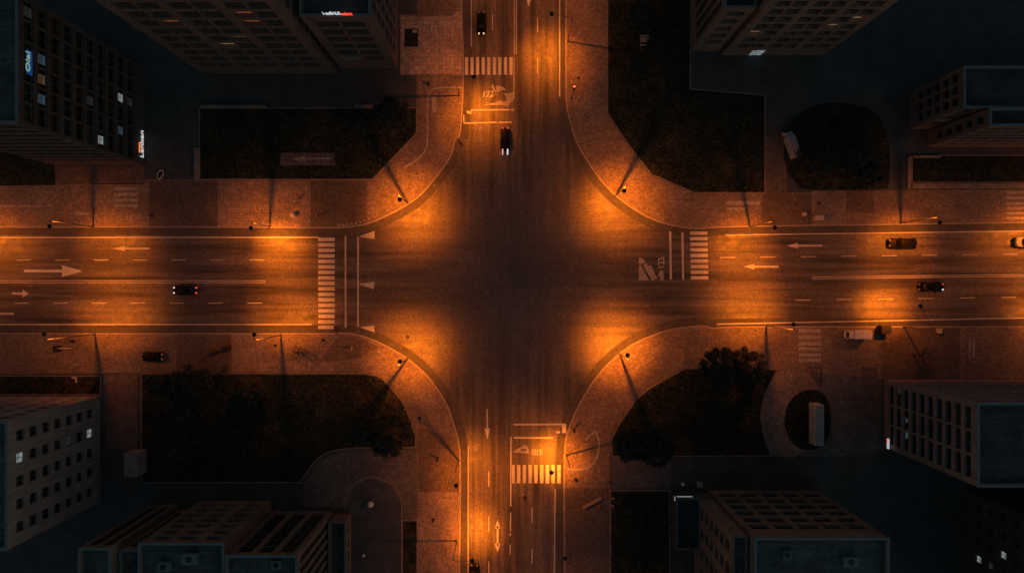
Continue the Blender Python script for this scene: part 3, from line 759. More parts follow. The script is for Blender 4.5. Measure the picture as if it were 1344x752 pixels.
# ---- signs on the buildings
def sign_letters(parts, name, label, loc, u, height, length, parent_none=True):
    """upright letters on a wall: u = reading direction (2D), up = z"""
    t = thing(name, loc, label, 'sign'); total = sum(p[2] for p in parts); s = -length / 2
    for txt, mats, frac, dz in parts:
        L = length * frac / total
        me = text_mesh(txt, 1., .06, .008); xs = [v.co.x for v in me.vertices]; ys = [v.co.y for v in me.vertices]
        me.transform(Matrix.Translation((-(max(xs) + min(xs)) / 2, -(max(ys) + min(ys)) / 2, 0)))
        me.transform(Matrix.Diagonal((L * .95 / (max(xs) - min(xs)), height / (max(ys) - min(ys)), 1, 1)))
        me.materials.clear(); me.materials.append(M[mats])
        o = bpy.data.objects.new('lettering', me); C.objects.link(o); o.parent = t
        o.rotation_euler = (R(90), 0, math.atan2(u[1], u[0])); o.location = Vector((u[0] * (s + L / 2), u[1] * (s + L / 2), dz)); s += L
    return t
x1 = P(190, 0).x
t = sign_letters([('Olal', 'neon_green', 1, 0)], 'neon_sign', 'pale green and blue neon script high on the dark tower', Vector((x1 + .16, P(0, 82, 30.2).y, 30.4)), (0, 1), .75, 2.9)
m = MB(); l = t.location; m.box(l.x - .12, l.x - .05, l.y - 1.7, l.y + 1.7, l.z - .95, l.z + .1); m.tube((l.x + .02, l.y - 1.6, l.z - .68), (l.x + .02, l.y + 1.6, l.z - .68), .12, .12, 6); m.build('backing', M['neon_blue'], t)
t = sign_letters([('Len', 'sign_white', 1.1, 0), ('ken', 'sign_white', 1.1, 0)], 'wall_sign', 'white upright letters with an orange stroke at the foot of the dark tower', Vector((x1 + .2, P(0, 191).y, 1.3)), (0, 1), 1.0, 5.0)
m = MB(); l = t.location; m.tube((l.x - .02, l.y - 1.7, l.z + .72), (l.x - .02, l.y + .1, l.z + .72), .14, .14, 6); m.build('stroke', M['sign_orange'], t)
t = sign_letters([('1-oo', 'sign_white', .9, 0), ('BALR', 'sign_white', 1.35, .05), ('edors', 'sign_red', 1.35, -.15)], 'roof_sign', 'white and red letters standing on the roof edge of the lower concrete block', P(443, 17.5, 24.7) + Vector((0, 0, 0)), (1, 0), .95, 4.3)
t.location = Vector((t.location.x, P(0, 90).y + .1, 24.85))
m = MB(); l = t.location; m.box(l.x - 2.2, l.x + 2.2, l.y - .04, l.y + .04, 24.2, 24.32); m.build('rail', M['black'], t)
t = thing('blade_sign', P(1155.5, 578), 'small white and pink upright sign at the corner of the long-windowed block', 'sign')
l = t.location; m = MB(); m.box(l.x - .1, l.x + .15, l.y - .9, l.y + .9, 2.3, 2.75); m.build('panel', M['sign_dim'], t); m = MB(); m.box(l.x - .12, l.x - .103, l.y + .1, l.y + .8, 2.4, 2.65); m.build('stripe', M['sign_red'], t)
m = MB(); m.tube((l.x, l.y - .7, .1), (l.x, l.y - .7, 2.3), .05, .05); m.tube((l.x, l.y + .7, .1), (l.x, l.y + .7, 2.3), .05, .05); m.build('post', M['black'], t)

# ------------------------------------------------------------------ street lamps
SOD_SPILL = (1.0, .205, .015)
SOD = (1.0, .193, .004)
def lamp(base, k, head, pool, power, label, lit=True, arm=.95, cone=78, adir=None):
    B = P(*base) + Vector((0, 0, .12)); h = CAMH * (1 - 1 / k)
    t = thing('street_lamp', B, label, 'street lamp', 'street lamps')
    pl = P(*pool)
    if head: Hd = P(head[0], head[1], h)
    else:
        d = Vector((adir[0], -adir[1], 0)) if adir else (pl - B); d.z = 0; d.normalize(); Hd = Vector((B.x, B.y, h)) + d * arm
    top = Vector((B.x, B.y, h))
    m = MB(); m.tube(B, (B.x, B.y, B.z + .9), .15, .14, 10); m.tube((B.x, B.y, B.z + .9), top, .09, .065, 10); m.lathe(B, [(.28, -.01), (.28, .05), (.17, .09)], 10); m.build('pole', M['pole'], t, True)
    m = MB(); mid = top.lerp(Hd, .5) + Vector((0, 0, .1)); m.tube(top - Vector((0, 0, .1)), mid, .05, .045); m.tube(mid, Hd + Vector((0, 0, .08)), .045, .04); m.build('arm', M['pole'], t)
    m = MB(); m.lathe(Hd, [(.28, -.02), (.36, .02), (.375, .1), (.29, .18), (.18, .23), (.06, .25)], 18); hd = m.build('lamp_head', M['lamp_cap'], t, True)
    m = MB(); m.lathe(Hd, [(.17, -.1), (.23, -.025)], 14); ln_ = m.build('lens', M['lens'] if lit else M['lamp_off'], hd)
    if lit:
        L = bpy.data.lights.new('sodium_light', 'SPOT'); L.energy = power; L.color = SOD; L.spot_size = R(cone); L.spot_blend = 1.; L.shadow_soft_size = .1
        o = bpy.data.objects.new('sodium_light', L); C.objects.link(o); o.parent = t
        src = Hd - Vector((0, 0, .24)); o.location = src - B
        o.rotation_euler = (pl - src).to_track_quat('-Z', 'Y').to_euler()
        L = bpy.data.lights.new('sodium_spill', 'SPOT'); L.energy = power * .34; L.color = SOD_SPILL; L.spot_size = R(163); L.spot_blend = .9; L.shadow_soft_size = .1
        o = bpy.data.objects.new('sodium_spill', L); C.objects.link(o); o.parent = t; o.location = src - B
    return t
W0 = 14500
LAMPS = [
 ((603, 126), 1.096, (622, 101.5), (625, 154), 1.0, 'street lamp with long arm beside the winged road emblem'),
 ((745, 55), 1.097, (724, 19), (722, 80), .95, 'street lamp with long arm over the road near the red signal'),
 ((809, 256), 1.1, None, (811.5, 270), 1.5, 'street lamp on the curved kerb facing the grey-lawn corner with the pale van'),
 ((535, 266.5), 1.1, None, (541, 277), 1.3, 'street lamp on the curved kerb beside the two pedestrians'),
 ((534.5, 471), 1.1, None, (539, 461), 1.25, 'street lamp on the curved kerb beside the dark round manhole'),
 ((813.5, 465), 1.09, None, (809, 453), 1.45, 'street lamp on the curved kerb near the big leafy trees'),
 ((984, 298), 1.1, (1017, 299), (974, 326), 1.0, 'street lamp beyond the crosswalk opposite two painted left arrows'),
 ((1182, 293), 1.1, None, (1180, 325), .75, 'street lamp on the kerb beside the long black car'),
 ((1005, 427.5), 1.11, None, (982, 405), 1.1, 'street lamp on the kerb between the big trees and the pavement zebra'),
 ((1186, 428.5), 1.075, (1208, 402), (1163, 405), .8, 'short street lamp with bright arm near the dark waste container'),
 ((354, 298), 1.075, None, (368, 327), 1.1, 'street lamp on the kerb left of the two pedestrians'),
 ((123, 298), 1.105, None, (145, 327), .65, 'street lamp on the kerb in front of the neon tower'),
 ((369, 439.5), 1.115, None, (378, 410), 1.1, 'street lamp on the kerb beside the small bare tree'),
 ((125, 438.5), 1.12, None, (148, 409), .95, 'street lamp on the kerb beside the parking barrier'),
 ((602, 604), 1.118, None, (622, 624), 1.1, 'street lamp on the kerb beside the leafy tree and painted down arrow'),
 ((600, 709), 1.08, (620, 735.5), (624, 700), .95, 'street lamp with long arm over the black car at the bottom edge'),
 ((743, 597), 1.075, (724, 620), (729, 602), 1.15, 'street lamp with its head over the crosswalk stripes by the 101 marking'),
 ((-60, 298), 1.1, None, (-10, 327), 1.0, None), ((1388, 292), 1.1, None, (1345, 324), 1.0, None),
 ((745, -90), 1.1, None, (722, -70), .9, None), ((742, 850), 1.1, None, (722, 830), .9, None), ((603, 850), 1.1, None, (625, 830), .9, None),
 ((-120, 438), 1.1, None, (-95, 410), .9, None), ((1400, 428), 1.1, None, (1380, 405), .9, None), ((605, -60), 1.1, None, (625, -60), .6, None),
]
ADIR = {(809, 256): (-26, 48), (534.5, 471): (34, -47), (1182, 293): (1, 30), (1005, 427.5): (-1, -30), (1186, 428.5): None, (354, 298): (-2, 30), (123, 298): (0, 30), (369, 439.5): (-2, -30), (125, 438.5): (-4, -30), (602, 604): (37, 44)}
for bs, k, hd, pl, pw, lab in LAMPS:
    if lab is None:
        lamp(bs, k, hd, pl, W0 * pw, 'street lamp out of frame further along the road')
    else: lamp(bs, k, hd, pl, W0 * pw, lab, adir=ADIR.get(bs), cone=92 if 'curved kerb' in lab else 78)
lamp((742, 700), 1.1, None, (727, 700), 0, 'unlit street lamp on the kerb below the wooden bench', lit=False)

# traffic signal
t = thing('traffic_light', P(750, 130) + Vector((0, 0, .12)), 'slim traffic light post glowing red on the pavement edge', 'traffic light')
l = t.location; m = MB(); m.tube(l, l + Vector((0, 0, 5.9)), .075, .06); m.lathe(l, [(.2, 0), (.2, .06), (.1, .1)], 10); m.build('post', M['black'], t)
m = MB(); m.box(l.x - .17, l.x + .17, l.y + .08, l.y + .34, l.z + 5.0, l.z + 6.1); hs = m.build('housing', M['black'], t)
for i, mt in enumerate(('red_signal', 'lamp_off', 'lamp_off')):
    m = MB(); c = l + Vector((0, .42, 5.9 - i * .34)); m.lathe(c - Vector((0, 0, .13)), [(.03, 0), (.13, .05), (.15, .13), (.12, .22), (.04, .27)], 12); o = m.build('signal_lens', M[mt], hs, True)
    if i == 0: o['label'] = 'glowing red lens'

# ------------------------------------------------------------------ cars
def outline(L, W, nose=.35, tail=.25, n=10):
    """plan outline, x forward"""
    pts = []
    for (sx, sy, r) in ((1, 1, nose), (-1, 1, tail), (-1, -1, tail), (1, -1, nose)):
        for i in range(n + 1):
            a = i / n * math.pi / 2
            if sx * sy > 0: c, s_ = math.cos(a), math.sin(a)
            else: c, s_ = math.cos(math.pi / 2 - a), math.sin(math.pi / 2 - a)
            rx, ry = r * L * .5, .42 * W
            pts.append((sx * (L / 2 - rx + rx * c ** .8), sy * (W / 2 - ry + ry * s_ ** .8)))
    return pts
def make_car(px, py, heading, L, W, paint, label, head=None, tail=None, kind='car', h=.0, head2=None, streak=0., tail2=None):
    """heading in degrees, 0 = facing right in the photo"""
    pos = P(px, py); hh = 0.0
    base = Vector((pos.x, pos.y, h)); t = thing('parked_car' if kind == 'parked' else 'car', base, label, 'car', 'cars' if kind != 'parked' else None)
    Mx = Matrix.Translation(base) @ Matrix.Rotation(R(heading), 4, 'Z')
    def tr(p): return Mx @ Vector(p)
    ol = outline(L, W)
    rings = []
    for z, sx, sy, dx in ((.22, .95, .9, 0), (.35, .995, .98, 0), (.55, 1, 1, 0), (.72, .99, .985, 0), (.84, .955, .93, -.01), (.88, .9, .86, -.01)):
        rings.append([tr((x * sx + dx, y * sy, z + (-.07 if x > L * .3 and z > .7 else 0))) for x, y in ol])
    m = MB(); m.loft(rings); m.build('body', paint, t, True)
    # cabin
    cl = .56 * L; cx = -.05 * L
    co = outline(cl, W * .86, .4, .35)
    rg_ = []
    for z, sx, sy, dx in ((.86, 1, 1, 0), (1.1, .9, .93, -.01), (1.32, .75, .82, -.03), (1.42, .68, .74, -.03), (1.45, .58, .62, -.03)):
        rg_.append([tr((x * sx + cx + dx * L, y * sy, z)) for x, y in co])
    m = MB(); m.loft(rg_); m.build('cabin', paint, t, True)
    def pane(name, x0, x1, z0, z1, w0, w1, lab=None):
        m = MB(); N = 6; a = []; b = []
        for i in range(N + 1):
            f = -1 + 2 * i / N; bow = (1 - f * f) * .12 * (1 if x0 > 0 else -1)
            a.append(tr((x0 + bow, w0 * f, z0))); b.append(tr((x1 + bow, w1 * f, z1)))
        for i in range(N): m.face([a[i], a[i + 1], b[i + 1], b[i]])
        o = m.build(name, M['car_glass'], t, True); s = o.modifiers.new('thick', 'SOLIDIFY'); s.thickness = .02; s.offset = 0
        return o
    pane('windscreen', cx + cl * .47, cx + cl * .28 - .03 * L, .93, 1.40, W * .37, W * .31)
    pane('rear_window', cx - cl * .48, cx - cl * .34 - .03 * L, .93, 1.38, W * .35, W * .29)
    for s in (-1, 1):
        m = MB(); q = [(cx + cl * .3, .445, .93), (cx - cl * .38, .445, .93), (cx - cl * .3 - .02 * L, .375, 1.33), (cx + cl * .2 - .02 * L, .375, 1.33)]
        m.face([tr((x, s * y * W, z)) for x, y, z in q]); o = m.build('side_window', M['car_glass'], t); sm = o.modifiers.new('thick', 'SOLIDIFY'); sm.thickness = .03; sm.offset = 0
        m = MB(); m.box(cx + cl * .3 - .1, cx + cl * .3 + .06, s * W * .5 - .02, s * W * .5 + s * .16, .9, 1.05, 0, Mx) if s > 0 else m.box(cx + cl * .3 - .1, cx + cl * .3 + .06, s * W * .5 - .16, s * W * .5 + .02, .9, 1.05, 0, Mx)
        m.build('mirror', paint, t)
        for fx in (.31, -.3):
            m = MB(); m.tube(tr((fx * L, s * (W / 2 - .2), .32)), tr((fx * L, s * (W / 2 - .0), .32)), .32, .32, 16); w = m.build('wheel', M['rubber'], t)
            m = MB(); m.tube(tr((fx * L, s * (W / 2 - .02), .32)), tr((fx * L, s * (W / 2 + .012), .32)), .19, .17, 12); m.build('rim', M['pole'], w)
        hm = head if s > 0 else (head2 or head)
        m = MB(); m.loft([[tr((L / 2 - .42 + dx, s * (W / 2 - .42) + dy, z)) for dx, dy in ((.08, -.1), (.34 + streak, -.12), (.34 + streak, .1), (.08, .12))] for z in (.66, .865)]); m.build('headlight', M[hm] if hm else M['lamp_off'], t)  # streak lengthens the lamp forward: its light trail built as a glowing shape
        tm = tail if s > 0 else (tail2 or tail)
        m = MB(); m.box(-L / 2 + .02, -L / 2 + .3, s * (W / 2 - .42) - .16, s * (W / 2 - .42) + .16, .66, .9, 0, Mx); m.build('tail_light', M[tm] if tm else M['tail_dim'], t)
    return t
def carpaint(name, c, rough=.32, metal=.3):
    t = NT(name); n = t.noise(3, 3); t.color(t.mix(sc(c, .85), sc(c, 1.1), n)); t.rough(rough); t.b.inputs['Metallic'].default_value = metal
    t.b.inputs['Specular IOR Level'].default_value = .12; return t.m
black1 = carpaint('car_black', (.003, .004, .005), .5, 0); black2 = carpaint('car_charcoal', (.003, .0032, .004), .5, 0); light = carpaint('car_pale', (.5, .47, .42), .35, 0)
make_car(632, 33, -90, 4.2, 1.7, black1, 'black car with amber glowing lamps on the road at the top edge', 'head_a', 'tail_dim')
make_car(663, 184, -90, 4.3, 1.75, black1, 'black car with pinkish headlights drawn out into light streaks entering the empty junction', 'head_w', 'tail', head2='head_p', streak=.75, tail2='tail')
make_car(245.5, 381, 180, 4.4, 1.78, black1, 'black car with two white headlights and red tail lights driving left', 'head_w', 'tail')
make_car(1182, 319.5, 180, 5.3, 1.85, black2, 'long black car with a lit bonnet in the lane beneath the solid kerb line')
make_car(1218.5, 376.5, 0, 4.7, 1.85, black2, 'dark car with one cool white and one red lamp below the double line', 'tail', 'tail_dim', head2='head_b')
make_car(1344.5, 318, 180, 4.3, 1.8, light, 'pale orange-lit car cut off by the right edge of the photo')
make_car(623, 754, 90, 4.6, 1.85, black2, 'dark car under the lamp head at the bottom edge of the photo')
make_car(203, 467.5, 180, 4.0, 1.7, black2, 'dark car parked on the pavement near the bushy lawn edge', kind='parked', h=.12)

def make_van(px, py, heading, L, W, H, matb, matr, label, name='parked_van', cat='van', cab=True):
    base = P(px, py) + Vector((0, 0, .12)); t = thing(name, base, label, cat)
    Mx = Matrix.Translation(base) @ Matrix.Rotation(R(heading), 4, 'Z'); tr = lambda p: Mx @ Vector(p)
    x1 = L / 2 - (1.1 if cab else 0)
    def rr(x0, x1, w, z, c=.12): return [tr((x, y, z)) for x, y in ((x0 + c, -w), (x1 - c, -w), (x1, -w + c), (x1, w - c), (x1 - c, w), (x0 + c, w), (x0, w - c), (x0, -w + c))]
    m = MB(); m.loft([rr(-L / 2, x1, W / 2, .35), rr(-L / 2, x1, W / 2, H - .15), rr(-L / 2 + .06, x1 - .06, W / 2 - .08, H)]); m.build('body', matb, t)
    m = MB(); m.loft([rr(-L / 2 + .15, x1 - .15, W / 2 - .16, H + .003), rr(-L / 2 + .17, x1 - .17, W / 2 - .18, H + .04)])
    for i in range(3):
        x = -L / 2 + (i + 1) * (x1 + L / 2) / 4; m.box(x - .03, x + .03, -W / 2 + .14, W / 2 - .14, H + .041, H + .07, 0, Mx)
    m.build('roof', matr, t)
    if cab:
        m = MB(); m.loft([rr(x1 - .02, L / 2, W / 2 - .02, .35, .2), rr(x1 - .02, L / 2, W / 2 - .03, 1.05, .25), rr(x1 - .02, L / 2 - .35, W / 2 - .12, 1.6, .2), rr(x1 - .02, L / 2 - .6, W / 2 - .2, H - .25, .15)]); m.build('cab', matb, t, False)
        m = MB(); m.face([tr((L / 2 - .05, -W * .38, 1.1)), tr((L / 2 - .05, W * .38, 1.1)), tr((L / 2 - .36, W * .32, 1.62)), tr((L / 2 - .36, -W * .32, 1.62))]); o = m.build('windscreen', M['car_glass'], t); sm = o.modifiers.new('thick', 'SOLIDIFY'); sm.thickness = .05; sm.offset = 0
        for s in (-1, 1):
            m = MB(); m.box(L / 2 - .12, L / 2 + .02, s * W * .36 - .12, s * W * .36 + .12, .6, .8, 0, Mx); m.build('headlight', M['lamp_off'], t)
    for s in (-1, 1):
        for fx in (.3, -.3):
            m = MB(); m.tube(tr((fx * L, s * (W / 2 - .22), .34)), tr((fx * L, s * (W / 2 + .01), .34)), .34, .34, 14); w = m.build('wheel', M['rubber'], t)
            m = MB(); m.tube(tr((fx * L, s * (W / 2), .34)), tr((fx * L, s * (W / 2 + .03), .34)), .2, .18, 10); m.build('rim', M['pole'], w)
    return t
make_van(1121, 438.6, 180, 4.2, 1.6, 2.2, M['white'], M['white'], 'white van parked on the pavement beside the zebra stripes')
make_van(1035, 191, 110, 5.2, 1.55, 2.2, M['pale'], M['pale'], 'pale van parked askew on the dark lawn edge')
make_van(1066.5, 554, 90, 7.4, 1.75, 2.7, M['pale_warm'], M['trailer_roof'], 'long blue-grey box trailer on the small round lawn', 'box_trailer', 'trailer', cab=False)

# ------------------------------------------------------------------ small street things
def cabinet(name, px, py, w, d, h, mat, label, cat, rz=0, door=True, group=None):
    base = P(px, py) + Vector((0, 0, .12)); t = thing(name, base, label, cat, group)
    Mx = Matrix.Translation(base) @ Matrix.Rotation(R(rz), 4, 'Z')
    m = MB(); m.box(-w / 2, w / 2, -d / 2, d / 2, .08, h, 0, Mx); bevel(m.build('body', mat, t), .03)
    m = MB(); m.box(-w / 2 + .04, w / 2 - .04, -d / 2 + .04, d / 2 - .04, -.005, .078, 0, Mx); m.build('plinth', M['black'], t)
    m = MB(); m.box(-w / 2 - .05, w / 2 + .05, -d / 2 - .05, d / 2 + .05, h + .003, h + .08, 0, Mx); bevel(m.build('lid', mat, t), .025)
    if door:
        m = MB(); m.box(-w / 2 + .06, -.01, -d / 2 - .025, -d / 2 - .003, .16, h - .08, 0, Mx); m.box(.01, w / 2 - .06, -d / 2 - .025, -d / 2 - .003, .16, h - .08, 0, Mx); m.build('door', mat, t)
    return t
cabinet('utility_cabinet', 1071.5, 287, 1.2, .75, 1.5, M['pale_warm'], 'pale utility cabinet casting a long shadow on the light paving', 'cabinet')
cabinet('utility_box', 1053.5, 281.7, .55, .5, .9, M['pale_warm'], 'small pale utility box on the darker paving', 'utility box')
cabinet('utility_box', 1230, 434, .6, .8, .8, M['pale_warm'], 'pale utility box on the pavement beyond the short bright-armed lamp', 'utility box')
cabinet('waste_container', 1157, 432, 1.7, 1.5, 1.5, M['black'], 'dark waste container at the kerb near the white van', 'waste container')
cabinet('litter_bin', 300.5, 457, .9, .8, 1.1, M['black'], 'dark square bin on the pavement with a shadow', 'bin', 8)
cabinet('litter_bin', 284, 463.3, 1.4, .55, .9, M['black'], 'long dark low bin below the square bin', 'bin', 20, False)
cabinet('litter_bin', 97, 447.2, .5, .35, .8, M['black'], 'tiny dark bin near the barrier arm', 'bin', 0, False)
cabinet('kiosk', 185, 604, 2.3, 4.2, 3.2, M['wall_grey'], 'small upright kiosk at the edge of the dark lawn with a pale window', 'kiosk')
t = thing('parking_barrier', P(78, 456.5) + Vector((0, 0, .12)), 'dark parking barrier box with a thin horizontal arm', 'barrier')
l = t.location; m = MB(); m.box(l.x - .5, l.x + .4, l.y - .5, l.y + .45, -.0 + l.z, l.z + 1.1); bevel(m.build('housing', M['black'], t), .05)
m = MB(); m.box(l.x + .42, l.x + 2.9, l.y - .06, l.y + .06, l.z + .85, l.z + 1.0); m.build('arm', M['white'], t)
t = thing('floor_hatch', P(540.2, 50.5) + Vector((0, 0, .127)), 'dark rectangular floor hatch with a pale corner vent on light tiles', 'hatch')
l = t.location; m = MB(); m.box(l.x - 1.22, l.x + 1.22, l.y - 1.62, l.y + 1.62, l.z, l.z + .08)
for i in range(9): m.box(l.x - 1.15, l.x + 1.15, l.y - 1.5 + i * .36, l.y - 1.42 + i * .36, l.z + .083, l.z + .12)
m.build('grate', M['iron'], t); m = MB(); m.box(l.x + .25, l.x + 1.05, l.y + .85, l.y + 1.4, l.z + .125, l.z + .3); m.build('vent', M['pale'], t)
t = thing('ring_planter', P(211.5, 229.4) + Vector((0, 0, .12)), 'oval pale ring planter on dark paving beside the neon tower', 'planter', rz=R(-22))
m = MB(); l = t.location; oo_ = []; 
for zz, k_ in ((0, 1.), (.32, 1.), (.36, .92), (.36, .78), (.1, .74)): oo_.append([Vector((l.x + .52 * k_ * math.cos(a * .2618), l.y + .95 * k_ * math.sin(a * .2618), l.z + zz)) for a in range(24)])
m.loft(oo_, caps=False); m.build('rim', M['pale_warm'], t, True); m = MB(); m.face([(l.x + .39 * math.cos(a * .2618), l.y + .7 * math.sin(a * .2618), l.z + .12) for a in range(24)]); m.build('soil', M['black'], t)
def manhole(px, py, r_, label, z=0.004):
    m = MB(); c = P(px, py); m.lathe((c.x, c.y, z), [(r_, -.02), (r_, .012), (r_ - .05, .016), (r_ - .06, .008), (r_ - .1, .008)], 20)
    o = m.build('manhole_cover', M['iron'], None, False, Vector((c.x, c.y, z))); tag(o, label, 'manhole cover')
manhole(535, 442.4, .36, 'black round manhole cover in the bright pool by the curved kerb')
manhole(441, 430, .45, 'dark manhole cover at the end of the long crosswalk'); manhole(689, 653, .4, 'dull manhole cover in the lane below the 101 marking')
manhole(809, 459, .3, 'small dark manhole cover at the corner kerb foot'); manhole(759, 103, .3, 'dark manhole cover on the pavement above the red signal', .125); manhole(200, 283, .4, 'dark manhole cover on the pavement by the short painted zebra', .125)
manhole(1074.5, 267.5, .3, 'dark round cover in the light paving square', .131)
t = thing('bench', P(776.5, 658.5) + Vector((0, 0, .12)), 'pale wooden bench lying diagonally on the pavement', 'bench')
Mx = Matrix.Translation(t.location) @ Matrix.Rotation(R(27), 4, 'Z')
m = MB(); [m.box(-1.9, 1.9, -.3 + i * .15, -.18 + i * .15, .42, .47, 0, Mx) for i in range(4)]; m.build('seat', M['wood'], t)
for s in (-1.4, 1.4): m = MB(); m.box(s - .05, s + .05, -.25, .25, 0, .418, 0, Mx); m.build('leg', M['black'], t)
t = thing('bench', P(100, 497) + Vector((0, 0, .13)), 'small pale corner bench in the planted bed', 'bench'); l = t.location
m = MB(); m.box(l.x - .5, l.x + .5, l.y + .1, l.y + .4, l.z + .4, l.z + .46); m.box(l.x + .2, l.x + .5, l.y - .7, l.y + .097, l.z + .4, l.z + .46); m.build('seat', M['pale_warm'], t)
for dx, dy in ((-.4, .25), (.35, -.6), (.35, .25)): m = MB(); m.box(l.x + dx - .05, l.x + dx + .05, l.y + dy - .05, l.y + dy + .05, l.z - .01, l.z + .398); m.build('leg', M['black'], t)
def bollard(px, py, h, r_, mat, label, name='bollard', cat='bollard', cap=True):
    t = thing(name, P(px, py) + Vector((0, 0, .115)), label, cat); l = t.location
    m = MB(); m.lathe(l, [(r_ * 1.3, 0), (r_ * 1.3, .05), (r_, .1), (r_ * .95, h - .1), (r_ * .7, h)], 12); m.build('post', mat, t, True)
    if cap: m = MB(); m.lathe(l + Vector((0, 0, h + .003)), [(r_ * 1.1, 0), (r_ * 1.15, .05), (r_ * .6, .1)], 12); m.build('cap', mat, t, True)
    return t
bollard(575, 600, 3.0, .13, M['black'], 'dark post throwing a shadow toward the leafy tree', 'post', 'post'); bollard(563, 111, .9, .22, M['black'], 'dark bollard by the curved pavement line'); bollard(386, 283, .9, .38, M['pale_warm'], 'pale round bin on the pavement below the pedestrian', 'litter_bin', 'bin')
bollard(551, 548, 1.1, .2, M['black'], 'dark bollard beside the curved lawn edging'); bollard(753, 564, 1.8, .14, M['black'], 'thin dark post on the pavement above the curved island line', 'post', 'post')
bollard(424, 446, .5, .2, M['black'], 'short dark bollard in front of the shadowed paving'); bollard(569, 681, 1.0, .17, M['black'], 'dark bollard on the light pavement next to the roadside strip of grass'); bollard(800, 632, 1.6, .1, M['black'], 'thin dark post at the corner of the lower lawn', 'post', 'post')
bollard(755, 613.5 + 15, .5, .22, M['black'], 'squat dark bollard beside the crosswalk stripes', 'bollard', 'bollard'); bollard(362, 453, .6, .16, M['black'], 'small dark bollard below the kerb lamp arm')
def globe(px, py, r_, label):
    t = thing('globe_light', P(px, py) + Vector((0, 0, .11)), label, 'globe light'); l = t.location
    m = MB(); m.lathe(l, [(r_ * .5, 0), (r_ * .5, .25)], 12); m.build('base', M['black'], t)
    m = MB(); m.lathe(l + Vector((0, 0, .253)), [(r_ * math.sin(math.pi * i / 10) + .01, r_ - r_ * math.cos(math.pi * i / 10)) for i in range(11)], 16); m.build('globe', M['white'], t, True)
globe(487.5, 659.5, .55, 'large pale globe on the bare lot with rounded end'); globe(478, 727, .28, 'small pale globe lower on the bare lot')
globe(895, 634, .35, 'pale round dome beside the low dark hut')
cabinet('vent_box', 917, 634.5, .9, .9, .6, M['pale'], 'pale square vent box beside the low dark hut', 'vent')
def wall(pts, h, w, label, mat='edging'):
    c = px2(pts); a = offset_line(c, w / 2); b = offset_line(c, -w / 2); m = MB()
    for i in range(len(c) - 1): m.prism([a[i], a[i + 1], b[i + 1], b[i]], .1, .1 + h)
    mid = c[0]; o = m.build('low_wall', M[mat], None, False, Vector((mid.x, mid.y, .1))); tag(o, label, 'wall')
wall([(260, 195), (260, 238)], .6, .9, 'broad low wall at the left end of the arrow lawn')
wall([(266, 141), (350, 141)], .6, .45, 'long low wall along the far edge of the arrow lawn'); wall([(466, 141), (492, 141)], .6, .45, 'short low wall along the far edge of the arrow lawn beside the tree')
wall([(1191, 207), (1191, 248)], .6, .6, 'low wall at the left end of the lawn under the small reddish block'); wall([(1196, 206.5), (1232, 206.5)], .5, .4, 'low wall between the lawn and the small reddish block')
wall([(1196, 244.5), (1430, 244.5)], .3, .9, 'long broad low wall in front of the lawn of the small reddish block', 'edging')

# ------------------------------------------------------------------ trees and shrubs
def leaf_mass(m, rnd, centre, rad, n, size, mi=0, flat=.75):
    for _ in range(n):
        while True:
            v = Vector((rnd.uniform(-1, 1), rnd.uniform(-1, 1), rnd.uniform(-1, 1)))
            if .15 < v.length < 1: break
        v *= .55 + .45 * rnd.random()
        p = centre + Vector((v.x * rad, v.y * rad, v.z * rad * flat)); s = size * rnd.uniform(.6, 1.5)
        nrm = (v + Vector((rnd.uniform(-.7, .7), rnd.uniform(-.7, .7), rnd.uniform(0, 1.2)))).normalized(); a = nrm.orthogonal().normalized(); c = nrm.cross(a); th = rnd.uniform(0, 6.28)
        d = a * math.cos(th) + c * math.sin(th); e = nrm.cross(d)
        m.face([p - d * s, p + e * s * .45 + nrm * s * .1, p + d * s, p - e * s * .45 + nrm * s * .1], mi)
def tree(px, py, h, rad, label, seed, mat='leaf', dens=1.0, bare=False, name='tree', cat='tree', group='trees around the junction', img=True):
    """px,py: where the crown is seen in the photo"""
    rnd = random.Random(seed); zc = h * .68
    b = P(px, py, zc); base = Vector((b.x, b.y, .12)); t = thing(name, base, label, cat, group)
    m = MB(); pts = [base + Vector((0, 0, -.05))]; r0 = .05 + h * .018
    fork = base + Vector((rnd.uniform(-.2, .2), rnd.uniform(-.2, .2), h * .36)); m.tube(pts[0], fork, r0 * 1.3, r0, 9)
    tips = []
    for i in range(7 if not bare else 9):
        a = 2 * math.pi * i / 7 + rnd.uniform(-.4, .4); rr = rad * rnd.uniform(.35, .8); e = base + Vector((math.cos(a) * rr, math.sin(a) * rr, h * rnd.uniform(.6, .92)))
        mid = fork.lerp(e, .5) + Vector((rnd.uniform(-.3, .3), rnd.uniform(-.3, .3), rnd.uniform(0, .4))); m.tube(fork, mid, r0 * .6, r0 * .4, 6); m.tube(mid, e, r0 * .4, r0 * .12, 6); tips.append(e)
        for k_ in range(3 if not bare else 6):
            q = mid.lerp(e, rnd.uniform(0, .9)); w = q + Vector((rnd.uniform(-1, 1), rnd.uniform(-1, 1), rnd.uniform(-.1, .8))) * rad * .32; m.tube(q, w, r0 * .18, r0 * .06, 4); tips.append(w)
    m.build('trunk', M['bark'], t)
    m = MB()
    if bare:
        for p in tips: leaf_mass(m, rnd, p, rad * .16, 5, .09, rnd.choice((0, 1)))
    else:
        cl = int(30 * dens + rad * 8)
        for i in range(cl):
            a = rnd.uniform(0, 6.28); rr = rad * math.sqrt(rnd.random()) * .84; z = h * (.95 - .42 * (rr / rad) ** 1.6) - rnd.random() * h * .2
            leaf_mass(m, rnd, base + Vector((math.cos(a) * rr, math.sin(a) * rr, z)), rad * rnd.uniform(.15, .3), int(110 * dens), .19, rnd.choice((0, 0, 1)))
    m.build('crown', [M[mat], M['leaf2']], t); return t
